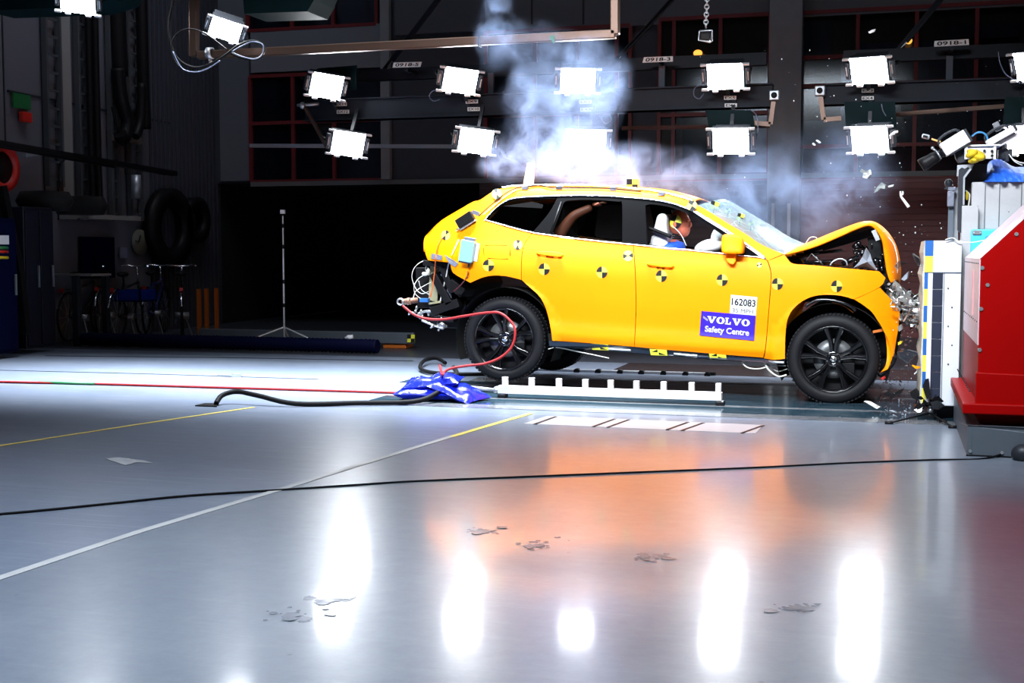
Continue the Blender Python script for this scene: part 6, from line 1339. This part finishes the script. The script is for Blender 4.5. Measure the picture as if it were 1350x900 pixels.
# fine glass crumbs
mb = MB()
for _ in range(420):
    t_ = random.random()
    if t_ < .5: x = random.uniform(1150, 1216); y = random.uniform(385, 560) if random.random() < .9 else random.uniform(290, 385)
    elif t_ < .85: x = random.gauss(1185, 60); y = random.gauss(330, 110)
    else: x = random.uniform(900, 1330); y = random.uniform(60, 330)
    p = at(min(x, 1340), max(20, min(y, 545)), random.uniform(10.1, 12.2))
    if p.z < .02 or (x < 1176 and y > 300) or (p.x > xl-.05 and p.z < zt+.02) or (Y0-.1 < p.y and XR < p.x < XF and p.z < 1.1 and x < 1172): continue
    r = random.choice([.0015, .0015, .002, .003, .005]) ; mb.ball(p, (r, r, r*random.uniform(.5, 1.6)), 5, 3)
one(mb, 'glass_crumbs', M['white'], 'fine sparkling glass crumbs hanging in the air around the crash', 'glass crumbs', kind='stuff')
mb = MB()
for _ in range(260):
    x = random.uniform(1188, 1216) if random.random() < .7 else random.uniform(1160, 1190); y = random.uniform(400, 540) if x > 1188 else random.uniform(495, 540); p = at(x, y, random.uniform(10.15, 11.6))
    if p.z > .02 and p.x < xl-.06: shard_mesh(mb, p, random.choice([.006, .010, .014, .02]))
one(mb, 'plastic_crumbs', [mat('crumb_dark', (.05, .03, .03), .5, var=.9, vscale=60)], 'small dark plastic crumbs in the gap between the bumper and the block', 'plastic crumbs', kind='stuff')
mb = MB()
for _ in range(40):
    p = fl(random.uniform(1150, 1240), random.uniform(528, 556), .01); shard_mesh(mb, p+Vector((0, 0, .012)), random.choice([.01, .015, .03]))
one(mb, 'floor_crumbs', M['cloth'], 'scattered small fragments on the floor between the front wheel and the block', 'floor fragments', kind='stuff')
# ================================================================= smoke
SB = [ # picture x, y, depth, half width px, half height px, half depth m, density
 (745, 205, 11.7, 62, 50, .50, 1.5), (800, 222, 11.6, 75, 34, .50, 1.0), (775, 120, 11.9, 50, 62, .42, 1.25), (705, 150, 11.7, 42, 75, .36, .62), (668, 212, 11.6, 34, 32, .30, .75),
 (655, 30, 11.8, 24, 60, .28, .6), (700, 60, 11.9, 60, 30, .32, .30), (880, 235, 11.7, 72, 36, .5, .42), (945, 262, 11.7, 62, 34, .5, .45), (1040, 262, 11.9, 80, 68, .5, .42), (1120, 235, 12.0, 52, 62, .45, .36), (1005, 215, 12.1, 60, 40, .4, .14)]
def smoke():
    P0 = at(600, 340, 11.0); P1 = at(1200, -40, 12.9)
    lo = Vector((min(at(600, 0, 10.9).x, at(600, 0, 12.9).x), 10.95, at(600, 345, 11).z)); hi = Vector((at(1200, 0, 12.9).x, 12.85, at(700, -40, 12.6).z))
    mb = MB(); mb.bbox(lo, hi)
    m = bpy.data.materials.new('smoke'); m.use_nodes = True; nt = m.node_tree; N = nt.nodes; L = nt.links
    for n in list(N): N.remove(n)
    out = N.new('ShaderNodeOutputMaterial'); vol = N.new('ShaderNodeVolumePrincipled'); L.new(vol.outputs[0], out.inputs['Volume'])
    vol.inputs['Color'].default_value = (0.50, 0.66, 1.0, 1); vol.inputs['Anisotropy'].default_value = 0.45
    g = N.new('ShaderNodeNewGeometry')
    wn = N.new('ShaderNodeTexNoise'); wn.inputs['Scale'].default_value = 2.2; wn.inputs['Detail'].default_value = 2; L.new(g.outputs['Position'], wn.inputs['Vector'])
    ws = N.new('ShaderNodeVectorMath'); ws.operation = 'MULTIPLY_ADD'; ws.inputs[1].default_value = (.5, .5, .5); ws.inputs[2].default_value = (-.25, -.25, -.25); L.new(wn.outputs['Color'], ws.inputs[0])
    wp = N.new('ShaderNodeVectorMath'); wp.operation = 'ADD'; L.new(g.outputs['Position'], wp.inputs[0]); L.new(ws.outputs[0], wp.inputs[1])
    acc = None
    for (x, y, Yp, hw, hh, hd, dn) in SB:
        c = at(x, y, Yp); s_ = Yp/1640
        a = N.new('ShaderNodeVectorMath'); a.operation = 'SUBTRACT'; a.inputs[1].default_value = c; L.new(wp.outputs[0], a.inputs[0])
        d = N.new('ShaderNodeVectorMath'); d.operation = 'DIVIDE'; d.inputs[1].default_value = (hw*s_, hd, hh*s_); L.new(a.outputs[0], d.inputs[0])
        l = N.new('ShaderNodeVectorMath'); l.operation = 'LENGTH'; L.new(d.outputs[0], l.inputs[0])
        r = N.new('ShaderNodeMapRange'); r.interpolation_type = 'SMOOTHSTEP'; r.inputs[1].default_value = 1.25; r.inputs[2].default_value = 0.15; r.inputs[3].default_value = 0; r.inputs[4].default_value = dn; L.new(l.outputs['Value'], r.inputs[0])
        if acc is None: acc = r.outputs[0]
        else: q_ = N.new('ShaderNodeMath'); q_.operation = 'ADD'; L.new(acc, q_.inputs[0]); L.new(r.outputs[0], q_.inputs[1]); acc = q_.outputs[0]
    n1 = N.new('ShaderNodeTexNoise'); n1.inputs['Scale'].default_value = 3.6; n1.inputs['Detail'].default_value = 7; n1.inputs['Roughness'].default_value = .66; n1.inputs['Distortion'].default_value = .6; L.new(wp.outputs[0], n1.inputs['Vector'])
    r = N.new('ShaderNodeMapRange'); r.inputs[1].default_value = .43; r.inputs[2].default_value = .68; r.inputs[3].default_value = 0.0; r.inputs[4].default_value = 1.9; L.new(n1.outputs['Fac'], r.inputs[0])
    mu = N.new('ShaderNodeMath'); mu.operation = 'MULTIPLY'; L.new(acc, mu.inputs[0]); L.new(r.outputs[0], mu.inputs[1])
    m2 = N.new('ShaderNodeMath'); m2.operation = 'MULTIPLY'; m2.inputs[1].default_value = SMOKE_D; L.new(mu.outputs[0], m2.inputs[0]); L.new(m2.outputs[0], vol.inputs['Density'])
    one(mb, 'smoke', m, 'pale bluish smoke billowing above the roof and bonnet of the orange car', 'smoke', kind='stuff')
SMOKE_D = 1.9
smoke()
